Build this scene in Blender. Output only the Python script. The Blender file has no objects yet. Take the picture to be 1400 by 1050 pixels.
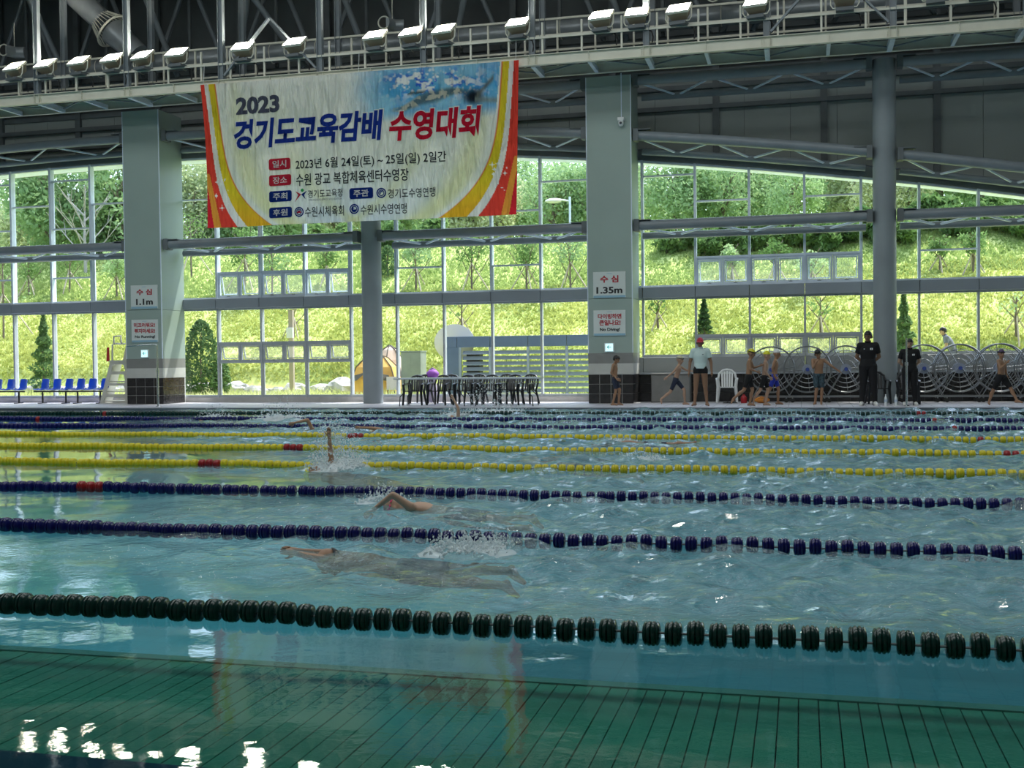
import bpy, bmesh, math, random
import numpy as np
from mathutils import Vector, Matrix, noise
random.seed(7); np.random.seed(7)
SC = bpy.context.scene
COL = SC.collection
# ------------------------------------------------------------------ camera, sky, sun, exposure
CAMF, PSI, TH, RO, CH = 1550.0, 0.249785, 0.0230744, -0.0117812, 1.30127
_f = Vector((-math.sin(PSI)*math.cos(TH), math.cos(PSI)*math.cos(TH), -math.sin(TH)))
_r = Vector((math.cos(PSI), math.sin(PSI), 0)); _u = _r.cross(_f)
CR = _r*math.cos(RO)+_u*math.sin(RO); CU = -_r*math.sin(RO)+_u*math.cos(RO); CF = _f
cd = bpy.data.cameras.new('camera'); cam = bpy.data.objects.new('camera', cd); COL.objects.link(cam)
M3 = Matrix((CR, CU, -CF)).transposed()
cam.matrix_world = Matrix.Translation((0, 0, CH)) @ M3.to_4x4()
cd.sensor_width = 36; cd.lens = CAMF/1400*36; cd.clip_start = .05; cd.clip_end = 500
SC.camera = cam
SC.view_settings.view_transform = 'Standard'; SC.view_settings.look = 'None'
SC.view_settings.gamma = 1; SC.view_settings.use_curve_mapping = False
SC.view_settings.exposure = 0.25
W = bpy.data.worlds.new('sky'); SC.world = W; W.use_nodes = True
nt = W.node_tree; bg = nt.nodes['Background']
sky = nt.nodes.new('ShaderNodeTexSky'); sky.sky_type = 'NISHITA'; sky.sun_disc = False
sky.sun_elevation = math.radians(62); sky.sun_rotation = math.radians(45); sky.air_density = 1.2; sky.dust_density = 2.0
mxs = nt.nodes.new('ShaderNodeMixRGB'); mxs.inputs[0].default_value = .35; mxs.inputs[2].default_value = (2.6, 2.9, 3.2, 1)   # thin bright haze over the blue
nt.links.new(sky.outputs[0], mxs.inputs[1]); nt.links.new(mxs.outputs[0], bg.inputs[0]); bg.inputs[1].default_value = 0.62
TO_SUN = Vector((.42, .55, 1.25)).normalized()
sd = bpy.data.lights.new('sun', 'SUN'); sd.energy = 5.2; sd.angle = math.radians(.6); sd.color = (1, .95, .86)
so = bpy.data.objects.new('sun', sd); COL.objects.link(so); so.rotation_euler = TO_SUN.to_track_quat('Z', 'Y').to_euler()
so.location = (10, 40, 30)
for _i, (_x, _y, _sx, _sy, _e) in enumerate(((-10, 6, 34, 3, 900), (-10, 14, 34, 3, 900), (-10, 22, 34, 3, 700))):  # unseen fill lamps, added to brighten the pool from above
    ld = bpy.data.lights.new('pool_fill_light', 'AREA'); ld.shape = 'RECTANGLE'; ld.size = _sx; ld.size_y = _sy; ld.energy = _e; ld.color = (.95, 1, 1)
    lo = bpy.data.objects.new('pool_fill_light', ld); COL.objects.link(lo); lo.location = (_x, _y, 13.2)

# ------------------------------------------------------------------ helpers
def at(x, y, Y=None, Z=None):
    d = CF*CAMF + CR*(x-700) - CU*(y-525)
    t = Y/d.y if Y is not None else (Z-CH)/d.z
    return Vector((0, 0, CH)) + d*t
DECK = .05
class MB:
    def __init__(s): s.v = []; s.f = []; s.m = []; s.cm = 0
    def add(s, vs, fs):
        b = len(s.v); s.v += [tuple(v) for v in vs]; s.f += [tuple(b+i for i in f) for f in fs]; s.m += [s.cm]*len(fs); return s
    def box(s, x0, x1, y0, y1, z0, z1):
        vs = [(x, y, z) for z in (z0, z1) for y in (y0, y1) for x in (x0, x1)]
        return s.add(vs, [(0,2,3,1),(4,5,7,6),(0,1,5,4),(2,6,7,3),(0,4,6,2),(1,3,7,5)])
    def bevbox(s, x0, x1, y0, y1, z0, z1, b):
        # box whose front (-y) edges are chamfered
        vs = [(x0,y1,z0),(x1,y1,z0),(x1,y1,z1),(x0,y1,z1),(x0,y0+b,z0),(x1,y0+b,z0),(x1,y0+b,z1),(x0,y0+b,z1),(x0+b,y0,z0+b),(x1-b,y0,z0+b),(x1-b,y0,z1-b),(x0+b,y0,z1-b)]
        return s.add(vs, [(0,3,2,1),(0,1,5,4),(1,2,6,5),(2,3,7,6),(3,0,4,7),(4,5,9,8),(5,6,10,9),(6,7,11,10),(7,4,8,11),(8,9,10,11)])
    def bar(s, a, b, w, h, up=(0,0,1)):
        a = Vector(a); b = Vector(b); d = (b-a).normalized(); up = Vector(up)
        if abs(d.dot(up)) > .98: up = Vector((0,1,0))
        sx = d.cross(up).normalized(); sz = sx.cross(d).normalized()
        vs = [p+sx*i*w/2+sz*j*h/2 for p in (a, b) for i, j in ((-1,-1),(1,-1),(1,1),(-1,1))]
        return s.add(vs, [(0,1,2,3),(7,6,5,4),(0,4,5,1),(1,5,6,2),(2,6,7,3),(3,7,4,0)])
    def tube(s, pts, r, n=8, cap=True, flat=1.0, side=None):
        pts = [Vector(p) for p in pts]; k = len(pts)
        rs = r if isinstance(r, (list, tuple)) else [r]*k
        b = len(s.v); ref = None
        for i, p in enumerate(pts):
            d = (pts[min(i+1, k-1)]-pts[max(i-1, 0)]).normalized()
            if side is not None: u = Vector(side)
            else:
                u = ref if ref is not None else (Vector((0,0,1)) if abs(d.z) < .9 else Vector((1,0,0)))
            u = (u-d*u.dot(d)).normalized(); ref = u; w = d.cross(u)
            for j in range(n):
                a = 2*math.pi*j/n; rr = rs[i]
                if isinstance(rr, tuple): s.v.append(tuple(p+u*math.cos(a)*rr[0]+w*math.sin(a)*rr[1]))
                else: s.v.append(tuple(p+u*math.cos(a)*rr+w*math.sin(a)*rr*flat))
        for i in range(k-1):
            for j in range(n):
                s.f.append((b+i*n+j, b+i*n+(j+1)%n, b+(i+1)*n+(j+1)%n, b+(i+1)*n+j)); s.m.append(s.cm)
        if cap:
            s.f.append(tuple(b+j for j in range(n))[::-1]); s.m.append(s.cm)
            s.f.append(tuple(b+(k-1)*n+j for j in range(n))); s.m.append(s.cm)
        return s
    def lathe(s, prof, c=(0,0,0), n=16, axis='z'):
        b = len(s.v); c = Vector(c)
        for r, z in prof:
            for j in range(n):
                a = 2*math.pi*j/n; x, y = r*math.cos(a), r*math.sin(a)
                v = Vector((x, y, z)) if axis == 'z' else (Vector((x, z, y)) if axis == 'y' else Vector((z, x, y)))
                s.v.append(tuple(c+v))
        for i in range(len(prof)-1):
            for j in range(n):
                s.f.append((b+i*n+j, b+i*n+(j+1)%n, b+(i+1)*n+(j+1)%n, b+(i+1)*n+j)); s.m.append(s.cm)
        s.f.append(tuple(b+j for j in range(n))[::-1]); s.f.append(tuple(b+(len(prof)-1)*n+j for j in range(n))); s.m += [s.cm]*2
        return s
    def ball(s, c, r, n=8, k=6, jit=0):
        r = (r, r, r) if not isinstance(r, (tuple, list)) else r
        b = len(s.v)
        for i in range(1, k):
            t = math.pi*i/k
            for j in range(n):
                a = 2*math.pi*j/n; q = 1+random.uniform(-jit, jit)
                s.v.append((c[0]+r[0]*q*math.sin(t)*math.cos(a), c[1]+r[1]*q*math.sin(t)*math.sin(a), c[2]+r[2]*q*math.cos(t)))
        top = len(s.v); s.v.append((c[0], c[1], c[2]+r[2])); s.v.append((c[0], c[1], c[2]-r[2]))
        for i in range(k-2):
            for j in range(n):
                s.f.append((b+i*n+j, b+(i+1)*n+j, b+(i+1)*n+(j+1)%n, b+i*n+(j+1)%n)); s.m.append(s.cm)
        for j in range(n):
            s.f.append((top, b+j, b+(j+1)%n)); s.f.append((top+1, b+(k-2)*n+(j+1)%n, b+(k-2)*n+j)); s.m += [s.cm]*2
        return s
    def ring(s, c, R, r, axis='y', n=40, m=6):
        b = len(s.v); c = Vector(c)
        for i in range(n):
            a = 2*math.pi*i/n
            for j in range(m):
                q = 2*math.pi*j/m; rr = R+r*math.cos(q); h = r*math.sin(q)
                s.v.append(tuple(c+(Vector((rr*math.cos(a), h, rr*math.sin(a))) if axis == 'y' else Vector((rr*math.cos(a), rr*math.sin(a), h)))))
        for i in range(n):
            for j in range(m):
                s.f.append((b+i*m+j, b+i*m+(j+1)%m, b+((i+1)%n)*m+(j+1)%m, b+((i+1)%n)*m+j)); s.m.append(s.cm)
        return s
    def mesh(s, name, mats, smooth=False):
        me = bpy.data.meshes.new(name); me.from_pydata(s.v, [], s.f)
        for m in (mats if isinstance(mats, (list, tuple)) else [mats]): me.materials.append(m)
        me.polygons.foreach_set('material_index', s.m)
        bm = bmesh.new(); bm.from_mesh(me); bmesh.ops.recalc_face_normals(bm, faces=bm.faces); bm.to_mesh(me); bm.free()
        if smooth:
            me.polygons.foreach_set('use_smooth', [True]*len(me.polygons))
            try: me.set_sharp_from_angle(angle=math.radians(45))
            except Exception: pass
        return me
    def build(s, name, mats, parent=None, smooth=False, label=None, kind=None):
        return put(name, s.mesh(name, mats, smooth), parent, label=label, kind=kind)
def put(name, me, parent=None, loc=None, rot=None, label=None, kind=None):
    o = bpy.data.objects.new(name, me); COL.objects.link(o)
    if parent is not None: o.parent = parent
    if loc is not None: o.location = loc
    if rot is not None: o.rotation_euler = rot
    if label: o['label'] = label
    if kind: o['kind'] = kind
    return o
def empty(name, label=None, cat=None, loc=(0,0,0), rz=0, group=None, kind=None):
    o = bpy.data.objects.new(name, None); COL.objects.link(o); o.empty_display_size = .2
    o.location = loc; o.rotation_euler = (0, 0, rz)
    return tag(o, label, cat, group, kind)
def tag(o, label=None, cat=None, group=None, kind=None):
    if label: o['label'] = label
    if cat: o['category'] = cat
    if group: o['group'] = group
    if kind: o['kind'] = kind
    return o
def copy_tree(o, parent=None, keep=False):
    c = o.copy(); COL.objects.link(c)
    if parent is not None: c.parent = parent
    for ch in o.children: copy_tree(ch, c)
    return c
ORD = ['zeroth','first','second','third','fourth','fifth','sixth','seventh','eighth','ninth','tenth','eleventh','twelfth','thirteenth','fourteenth','fifteenth','sixteenth','seventeenth','eighteenth','nineteenth','twentieth','twenty-first','twenty-second']
# ------------------------------------------------------------------ materials
MT = {}
def mat(name, col, rough=.6, metal=0, var=0, vscale=4, bump=0, bscale=20, emit=None, estr=0, spec=.5, coat=0, trans=0, alpha=1):
    m = bpy.data.materials.new(name); m.use_nodes = True; n = m.node_tree; p = n.nodes['Principled BSDF']
    c = (*col, 1)
    p.inputs['Base Color'].default_value = c; p.inputs['Roughness'].default_value = rough; p.inputs['Metallic'].default_value = metal
    p.inputs['Specular IOR Level'].default_value = spec; p.inputs['Coat Weight'].default_value = coat
    if emit: p.inputs['Emission Color'].default_value = (*emit, 1); p.inputs['Emission Strength'].default_value = estr
    if var or bump: tc = n.nodes.new('ShaderNodeTexCoord')
    if var:
        nz = n.nodes.new('ShaderNodeTexNoise'); nz.inputs['Scale'].default_value = vscale; nz.inputs['Detail'].default_value = 5
        n.links.new(tc.outputs['Object'], nz.inputs['Vector'])
        rp = n.nodes.new('ShaderNodeValToRGB'); rp.color_ramp.elements[0].position = .3; rp.color_ramp.elements[1].position = .7
        rp.color_ramp.elements[0].color = (*[max(0, x*(1-var)) for x in col], 1); rp.color_ramp.elements[1].color = (*[min(1, x*(1+var)) for x in col], 1)
        n.links.new(nz.outputs[0], rp.inputs[0]); n.links.new(rp.outputs[0], p.inputs['Base Color'])
    if bump:
        nb = n.nodes.new('ShaderNodeTexNoise'); nb.inputs['Scale'].default_value = bscale; nb.inputs['Detail'].default_value = 4
        n.links.new(tc.outputs['Object'], nb.inputs['Vector'])
        bp = n.nodes.new('ShaderNodeBump'); bp.inputs['Strength'].default_value = bump; bp.inputs['Distance'].default_value = .02
        n.links.new(nb.outputs[0], bp.inputs['Height']); n.links.new(bp.outputs[0], p.inputs['Normal'])
    MT[name] = m; return m
white_alu = mat('white_alu', (.70,.79,.90), .4, var=.06)
grey_alu = mat('grey_alu', (.42,.46,.49), .45, var=.08)
ledge_m = mat('ledge_panel', (.27,.31,.35), .45, var=.08, vscale=1)
pil_m = mat('pillar_panel', (.33,.42,.385), .4, var=.05, vscale=.8)
pil_lo = mat('pillar_light_band', (.52,.53,.50), .4, var=.04)
pil_mid = mat('pillar_grey_band', (.24,.245,.235), .4, var=.06)
tile_m = mat('black_tile', (.035,.033,.034), .2, var=.3, vscale=9)
grout_m = mat('grout', (.62,.62,.60), .8)
steel_p = mat('painted_steel', (.22,.255,.28), .4, var=.1, vscale=2)
steel_l = mat('beam_steel', (.72,.71,.60), .45, var=.08, vscale=2)  # bright cream carries the floodlights' glow on the beams in its colour
steel_d = mat('dark_steel', (.13,.15,.16), .5, var=.2, vscale=2)
duct_m = mat('duct_metal', (.30,.33,.35), .35, .4, var=.1)
wallp = mat('wall_panel', (.36,.40,.39), .6, var=.08, vscale=.7)
wallp2 = mat('sill_panel', (.33,.35,.35), .5, var=.06, vscale=1)
dark_m = mat('dark_ceiling', (.12,.135,.14), .8, var=.25, vscale=.6)
chrome = mat('chrome', (.75,.77,.78), .18, 1)
reel_m = mat('reel_steel', (.34,.35,.36), .3, .8, var=.1)
white_pl = mat('white_plastic', (.78,.80,.80), .35)
cream_pl = mat('cream_plastic', (.62,.62,.55), .4, var=.04)
black_pl = mat('black_plastic', (.018,.02,.024), .3)
blue_pl = mat('blue_plastic', (.02,.11,.62), .3, var=.1)
black_rub = mat('black_rubber', (.02,.02,.02), .7)
red_pl = mat('red_plastic', (.45,.02,.03), .35)
hose_m = mat('orange_fabric', (.75,.28,.04), .6)
paper = mat('sign_board', (.66,.72,.70), .35)
sign_blue = mat('sign_blue', (.30,.50,.62), .35)
ink_red = mat('ink_red', (.45,.025,.04), .5)
ink_black = mat('ink_black', (.02,.022,.025), .5)
shed_m = mat('shed_metal', (.12,.17,.27), .4, .1, var=.05)
shed_l = mat('louvre_metal', (.30,.35,.44), .4, .1)
boxg_m = mat('cabinet_grey', (.30,.34,.32), .6, var=.08)
tent_m = mat('tent_orange', (.80,.45,.12), .7, var=.12)
tent_d = mat('tent_mesh', (.12,.11,.10), .7)
tent_w = mat('tent_pale', (.85,.68,.62), .7, var=.15, vscale=2)
rock_m = mat('rock', (.45,.44,.43), .85, var=.4, vscale=3, bump=.8, bscale=6)
bark_m = mat('bark', (.20,.16,.13), .9, var=.3, bump=.6)
stake_m = mat('stake_wood', (.55,.47,.38), .8, var=.15)
purple_m = mat('purple_fabric', (.38,.12,.60), .6, var=.1)
lav_m = mat('lavender_fabric', (.65,.58,.75), .7, var=.1)

def leafmat(name, a, b, scale=1.5, objrand=True):
    m = bpy.data.materials.new(name); m.use_nodes = True; n = m.node_tree; n.nodes.clear()
    out = n.nodes.new('ShaderNodeOutputMaterial'); d = n.nodes.new('ShaderNodeBsdfDiffuse'); t = n.nodes.new('ShaderNodeBsdfTranslucent'); mx = n.nodes.new('ShaderNodeMixShader'); mx.inputs[0].default_value = .42
    tc = n.nodes.new('ShaderNodeTexCoord'); nz = n.nodes.new('ShaderNodeTexNoise'); nz.inputs['Scale'].default_value = scale; nz.inputs['Detail'].default_value = 8; nz.inputs['Roughness'].default_value = .75
    oi = n.nodes.new('ShaderNodeObjectInfo'); ad = n.nodes.new('ShaderNodeMath'); ad.operation = 'MULTIPLY_ADD'; ad.inputs[1].default_value = .28 if objrand else 0; 
    rp = n.nodes.new('ShaderNodeValToRGB'); rp.color_ramp.elements[0].color = (*a, 1); rp.color_ramp.elements[1].color = (*b, 1)
    rp.color_ramp.elements[0].position = .35; rp.color_ramp.elements[1].position = .85
    n.links.new(tc.outputs['Object'], nz.inputs['Vector']); n.links.new(oi.outputs['Random'], ad.inputs[0]); n.links.new(nz.outputs[0], ad.inputs[2])
    n.links.new(ad.outputs[0], rp.inputs[0])
    for q in (d, t): n.links.new(rp.outputs[0], q.inputs[0])
    n.links.new(d.outputs[0], mx.inputs[1]); n.links.new(t.outputs[0], mx.inputs[2]); n.links.new(mx.outputs[0], out.inputs[0])
    return m
leaf_a = leafmat('leaf_green', (.12,.25,.09), (.52,.68,.36))
leaf_b = leafmat('leaf_pale', (.28,.38,.18), (.78,.80,.52))
leaf_c = leafmat('leaf_conifer', (.03,.08,.03), (.20,.32,.14))
leaf_y = leafmat('leaf_young', (.08,.18,.05), (.28,.42,.16))
grass_b = leafmat('grass_blade', (.40,.46,.13), (.74,.75,.31), .35, False); grass_u = leafmat('grass_upper', (.30,.41,.14), (.58,.67,.28), .5, False)
weed_m = leafmat('weed', (.22,.30,.10), (.62,.64,.32), 2.0)

def glassmat(name, tint=(.93,.97,.96), haze=0.0):
    m = bpy.data.materials.new(name); m.use_nodes = True; n = m.node_tree; n.nodes.clear()
    out = n.nodes.new('ShaderNodeOutputMaterial'); t = n.nodes.new('ShaderNodeBsdfTransparent'); g = n.nodes.new('ShaderNodeBsdfGlossy'); mx = n.nodes.new('ShaderNodeMixShader')
    fr = n.nodes.new('ShaderNodeFresnel'); fr.inputs[0].default_value = 1.45
    t.inputs[0].default_value = (*tint, 1); g.inputs['Roughness'].default_value = .02
    n.links.new(fr.outputs[0], mx.inputs[0]); n.links.new(t.outputs[0], mx.inputs[1]); n.links.new(g.outputs[0], mx.inputs[2])
    last = mx
    if haze:
        df = n.nodes.new('ShaderNodeBsdfTranslucent'); df.inputs[0].default_value = (.8,.85,.85,1); m2 = n.nodes.new('ShaderNodeMixShader'); m2.inputs[0].default_value = haze
        n.links.new(mx.outputs[0], m2.inputs[1]); n.links.new(df.outputs[0], m2.inputs[2]); last = m2
    n.links.new(last.outputs[0], out.inputs[0]); return m
glass_m = glassmat('window_glass'); glass_h = glassmat('hazy_glass', haze=.07)  # the second glass has a slight milky haze

# ------------------------------------------------------------------ the pool and the deck
POOL_Y1 = 27.73; POOL_Y0 = 1.6; PX0, PX1 = -36., 16.
def gridtex(name, col, line, sx, sy, lw=.02, rough=.4, var=.1, coords='Object'):
    m = bpy.data.materials.new(name); m.use_nodes = True; n = m.node_tree; p = n.nodes['Principled BSDF']; p.inputs['Roughness'].default_value = rough
    tc = n.nodes.new('ShaderNodeTexCoord'); bk = n.nodes.new('ShaderNodeTexBrick'); bk.offset = 0
    bk.inputs['Color1'].default_value = (*col, 1); bk.inputs['Color2'].default_value = (*[c*(1-var) for c in col], 1); bk.inputs['Mortar'].default_value = (*line, 1)
    bk.inputs['Scale'].default_value = 1; bk.inputs['Brick Width'].default_value = sx; bk.inputs['Row Height'].default_value = sy; bk.inputs['Mortar Size'].default_value = lw
    n.links.new(tc.outputs[coords], bk.inputs['Vector']); n.links.new(bk.outputs[0], p.inputs['Base Color']); return m
deck_m = gridtex('deck_tile', (.66,.64,.69), (.30,.29,.33), .30, .30, .008, .45, .08)
pool_m = gridtex('pool_tile', (.18,.56,.68), (.15,.48,.61), .25, .25, .006, .4, .06)
coping_m = mat('coping', (.36,.37,.42), .4, var=.1)
gutter_m = mat('gutter', (.10,.13,.16), .5, var=.1)
fl = MB(); fl.box(-45, 22, POOL_Y1+.28, 33.2, -.3, DECK); fl.build('floor', deck_m, kind='structure')
fl = MB(); fl.box(-45, 22, -14, POOL_Y0-.28, -.3, DECK); fl.build('floor', deck_m, kind='structure')
fl = MB(); fl.box(-45, PX0-.28, POOL_Y0-.28, POOL_Y1+.28, -.3, DECK).box(PX1+.28, 22, POOL_Y0-.28, POOL_Y1+.28, -.3, DECK); fl.build('floor', deck_m, kind='structure')
pb = empty('pool_basin', kind='structure')
b = MB(); b.box(PX0, PX1, POOL_Y0, POOL_Y1, -1.55, -1.35); b.build('basin_floor', pool_m, pb)
b = MB(); b.box(PX0-.28, PX1+.28, POOL_Y1, POOL_Y1+.28, -1.35, -.01).box(PX0-.28, PX1+.28, POOL_Y0-.28, POOL_Y0, -1.35, -.01)
b.box(PX0-.28, PX0, POOL_Y0, POOL_Y1, -1.35, -.01).box(PX1, PX1+.28, POOL_Y0, POOL_Y1, -1.35, -.01); b.build('basin_wall', pool_m, pb)
b = MB(); b.box(PX0-.28, PX1+.28, POOL_Y1-.03, POOL_Y1+.28, -.009, .045).box(PX0-.28, PX1+.28, POOL_Y0-.28, POOL_Y0, -.009, .045)
b.box(PX0-.28, PX0, POOL_Y0, POOL_Y1, -.009, .045).box(PX1, PX1+.28, POOL_Y0, POOL_Y1, -.009, .045); b.build('coping', coping_m, pb)
b = MB(); b.box(PX0, PX1, POOL_Y1-.05, POOL_Y1-.031, -.12, .03); b.build('gutter_line', gutter_m, pb)
# submerged green platform of narrow slats, beside the near lane
plat_m = mat('green_slat', (.06,.33,.22), .5, var=.15, vscale=2)
shelf_m = mat('shelf_blue', (.06,.24,.29), .5, var=.12, vscale=1)
navy_m = mat('navy_tile', (.012,.03,.085), .35, var=.2)
pf = empty('platform', 'green slatted underwater platform along the near side of the pool', 'platform', loc=(0,0,0))
SY0, SY1 = at(40, 1030, Z=-.3).y, at(0, 888, Z=-.3).y
sw = .088
m0 = MB(); m0.box(-.5*sw+.003, .5*sw-.003, SY0, SY1-.02, -.33, -.3); slat_me = m0.mesh('slat', plat_m)
k = 0; x = -8.6
while x < 3.4:
    put('slat', slat_me, pf, (x, 0, random.uniform(-.0015, .0015))); x += sw; k += 1
b = MB(); b.box(-8.8, 3.6, SY1-.02, SY1+.06, -.36, -.292); b.build('edge_strip', mat('edge_green', (.10,.33,.28), .5), pf)
b = MB(); b.box(-8.8, 3.6, SY0-1.4, SY0, -.36, -.296); b.build('navy_border', navy_m, pf)
b = MB(); b.box(-8.8, 3.6, SY0-1.4, SY1, -.42, -.36)
for i in range(9): b.box(-8.6+i*1.5, -8.5+i*1.5, SY0, SY1, -1.345, -.42)
b.build('support_frame', mat('frame_black', (.01,.02,.02), .6), pf)

# ---- water surface
SWIM = [(430,640),(545,690),(480,757),(415,588),(505,589),(630,568),(860,604),(760,626),(290,574)]
SWP = [at(x, y, Z=0) for x, y in SWIM]
def smooth(a, b, x): t = np.clip((x-a)/(b-a), 0, 1); return t*t*(3-2*t)
def make_water():
    xs = np.concatenate([np.arange(PX0, -14, .16), np.arange(-14, 6, .05), np.arange(6, PX1+.01, .2)])
    ys = [POOL_Y0]
    while ys[-1] < POOL_Y1-.06: ys.append(ys[-1]+(.045 if ys[-1] < 9 else .06 if ys[-1] < 16 else .09))
    ys[-1] = POOL_Y1-.05; ys = np.array(ys)
    X, Y = np.meshgrid(xs, ys); rng = np.random.RandomState(3)
    # stirred water right of the calm mirror, none close to the platform
    edge = -.62*Y+2.2 + 1.2*np.sin(Y*.55+1)+.6*np.sin(Y*1.3)
    R = smooth(-2.2, 1.6, X-edge)*smooth(5.15, 6.4, Y)
    far = smooth(15, 21, Y)*smooth(-14, -8.5, X); R = np.maximum(R, far)
    for P in SWP: R = np.maximum(R, .9*np.exp(-(((X-P.x-.6)/1.8)**2+((Y-P.y)/.7)**2)))
    Z = np.zeros_like(X)
    for i in range(26):       # long soft swell everywhere
        L = rng.uniform(.7, 2.4); a = rng.uniform(0, 2*math.pi); k = 2*math.pi/L
        Z += .0011*L*np.sin(k*(X*math.cos(a)+Y*math.sin(a))+rng.uniform(0, 7))*.28*(.24+.76*smooth(4.8, 9, Y))
    for i in range(46):
        L = rng.uniform(.18, .8); a = rng.uniform(0, 2*math.pi); k = 2*math.pi/L
        Z += .011*L*np.sin(k*(X*math.cos(a)+Y*math.sin(a))+rng.uniform(0, 7))*(R*.85+.014)
    for P in SWP:
        r = np.hypot((X-P.x-.3)*.6, Y-P.y); Z += .018*np.cos(r*9)*np.exp(-r*1.6)
    n, m = X.shape; V = np.stack([X, Y, Z], -1).reshape(-1, 3)
    idx = np.arange(n*m).reshape(n, m); F = np.stack([idx[:-1,:-1], idx[:-1,1:], idx[1:,1:], idx[1:,:-1]], -1).reshape(-1, 4)
    me = fast_mesh('water', V, F); at_ = me.attributes.new('stir', 'FLOAT', 'POINT'); at_.data.foreach_set('value', R.reshape(-1).astype('f4'))
    me.polygons.foreach_set('use_smooth', np.ones(len(F), bool)); return me
def fast_mesh(name, V, F):
    me = bpy.data.meshes.new(name); k = F.shape[1]
    me.vertices.add(len(V)); me.vertices.foreach_set('co', V.astype('f4').ravel())
    me.loops.add(F.size); me.loops.foreach_set('vertex_index', F.astype('i4').ravel())
    me.polygons.add(len(F)); me.polygons.foreach_set('loop_start', np.arange(0, F.size, k, dtype='i4'))
    me.update(calc_edges=True); me.validate(); return me
wm = bpy.data.materials.new('pool_water'); wm.use_nodes = True; n = wm.node_tree; n.nodes.clear()
out = n.nodes.new('ShaderNodeOutputMaterial'); t = n.nodes.new('ShaderNodeBsdfTransparent'); g = n.nodes.new('ShaderNodeBsdfGlossy'); mx = n.nodes.new('ShaderNodeMixShader')
fr = n.nodes.new('ShaderNodeFresnel'); fr.inputs[0].default_value = 1.62; t.inputs[0].default_value = (.72,.93,.93,1); g.inputs['Roughness'].default_value = .0
tc = n.nodes.new('ShaderNodeTexCoord'); at1 = n.nodes.new('ShaderNodeAttribute'); at1.attribute_name = 'stir'
mp = n.nodes.new('ShaderNodeMapping'); mp.inputs['Scale'].default_value = (1, 1, 1)
n1 = n.nodes.new('ShaderNodeTexNoise'); n1.inputs['Scale'].default_value = 15; n1.inputs['Detail'].default_value = 5
n2 = n.nodes.new('ShaderNodeTexNoise'); n2.inputs['Scale'].default_value = 2.2; n2.inputs['Detail'].default_value = 2
n.links.new(tc.outputs['Object'], mp.inputs[0]); n.links.new(mp.outputs[0], n1.inputs['Vector']); n.links.new(mp.outputs[0], n2.inputs['Vector'])
st = n.nodes.new('ShaderNodeMath'); st.operation = 'MULTIPLY_ADD'; st.inputs[1].default_value = .75; st.inputs[2].default_value = .006
n.links.new(at1.outputs['Fac'], st.inputs[0])
bp = n.nodes.new('ShaderNodeBump'); bp.inputs['Distance'].default_value = .11; n.links.new(st.outputs[0], bp.inputs['Strength']); n.links.new(n1.outputs[0], bp.inputs['Height'])
bp2 = n.nodes.new('ShaderNodeBump'); bp2.inputs['Distance'].default_value = .05; bp2.inputs['Strength'].default_value = .008; n.links.new(n2.outputs[0], bp2.inputs['Height']); n.links.new(bp.outputs[0], bp2.inputs['Normal'])
for q in (fr, g): n.links.new(bp2.outputs[0], q.inputs['Normal'])
n.links.new(fr.outputs[0], mx.inputs[0]); n.links.new(t.outputs[0], mx.inputs[1]); n.links.new(g.outputs[0], mx.inputs[2]); fo = n.nodes.new('ShaderNodeBsdfDiffuse'); fo.inputs[0].default_value = (.56,.84,.96,1); m4 = n.nodes.new('ShaderNodeMixShader')   # air bubbles in the stirred lanes
nf_ = n.nodes.new('ShaderNodeTexNoise'); nf_.inputs['Scale'].default_value = 6; nf_.inputs['Detail'].default_value = 6; nf_.inputs['Roughness'].default_value = .7; n.links.new(mp.outputs[0], nf_.inputs['Vector'])
r4 = n.nodes.new('ShaderNodeMapRange'); r4.inputs[1].default_value = .35; r4.inputs[2].default_value = .75; r4.inputs[3].default_value = .02; r4.inputs[4].default_value = .38; n.links.new(nf_.outputs[0], r4.inputs[0])
q4 = n.nodes.new('ShaderNodeMath'); q4.operation = 'MULTIPLY'; n.links.new(r4.outputs[0], q4.inputs[0]); n.links.new(at1.outputs['Fac'], q4.inputs[1]); n.links.new(bp.outputs[0], fo.inputs['Normal'])
n.links.new(q4.outputs[0], m4.inputs[0]); n.links.new(mx.outputs[0], m4.inputs[1]); n.links.new(fo.outputs[0], m4.inputs[2])
n.links.new(m4.outputs[0], out.inputs[0])
wme = make_water(); wme.materials.append(wm); wo = put('pool_water', wme); tag(wo, 'rippled clear blue-green pool water with window reflections', 'water', kind='stuff')

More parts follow.
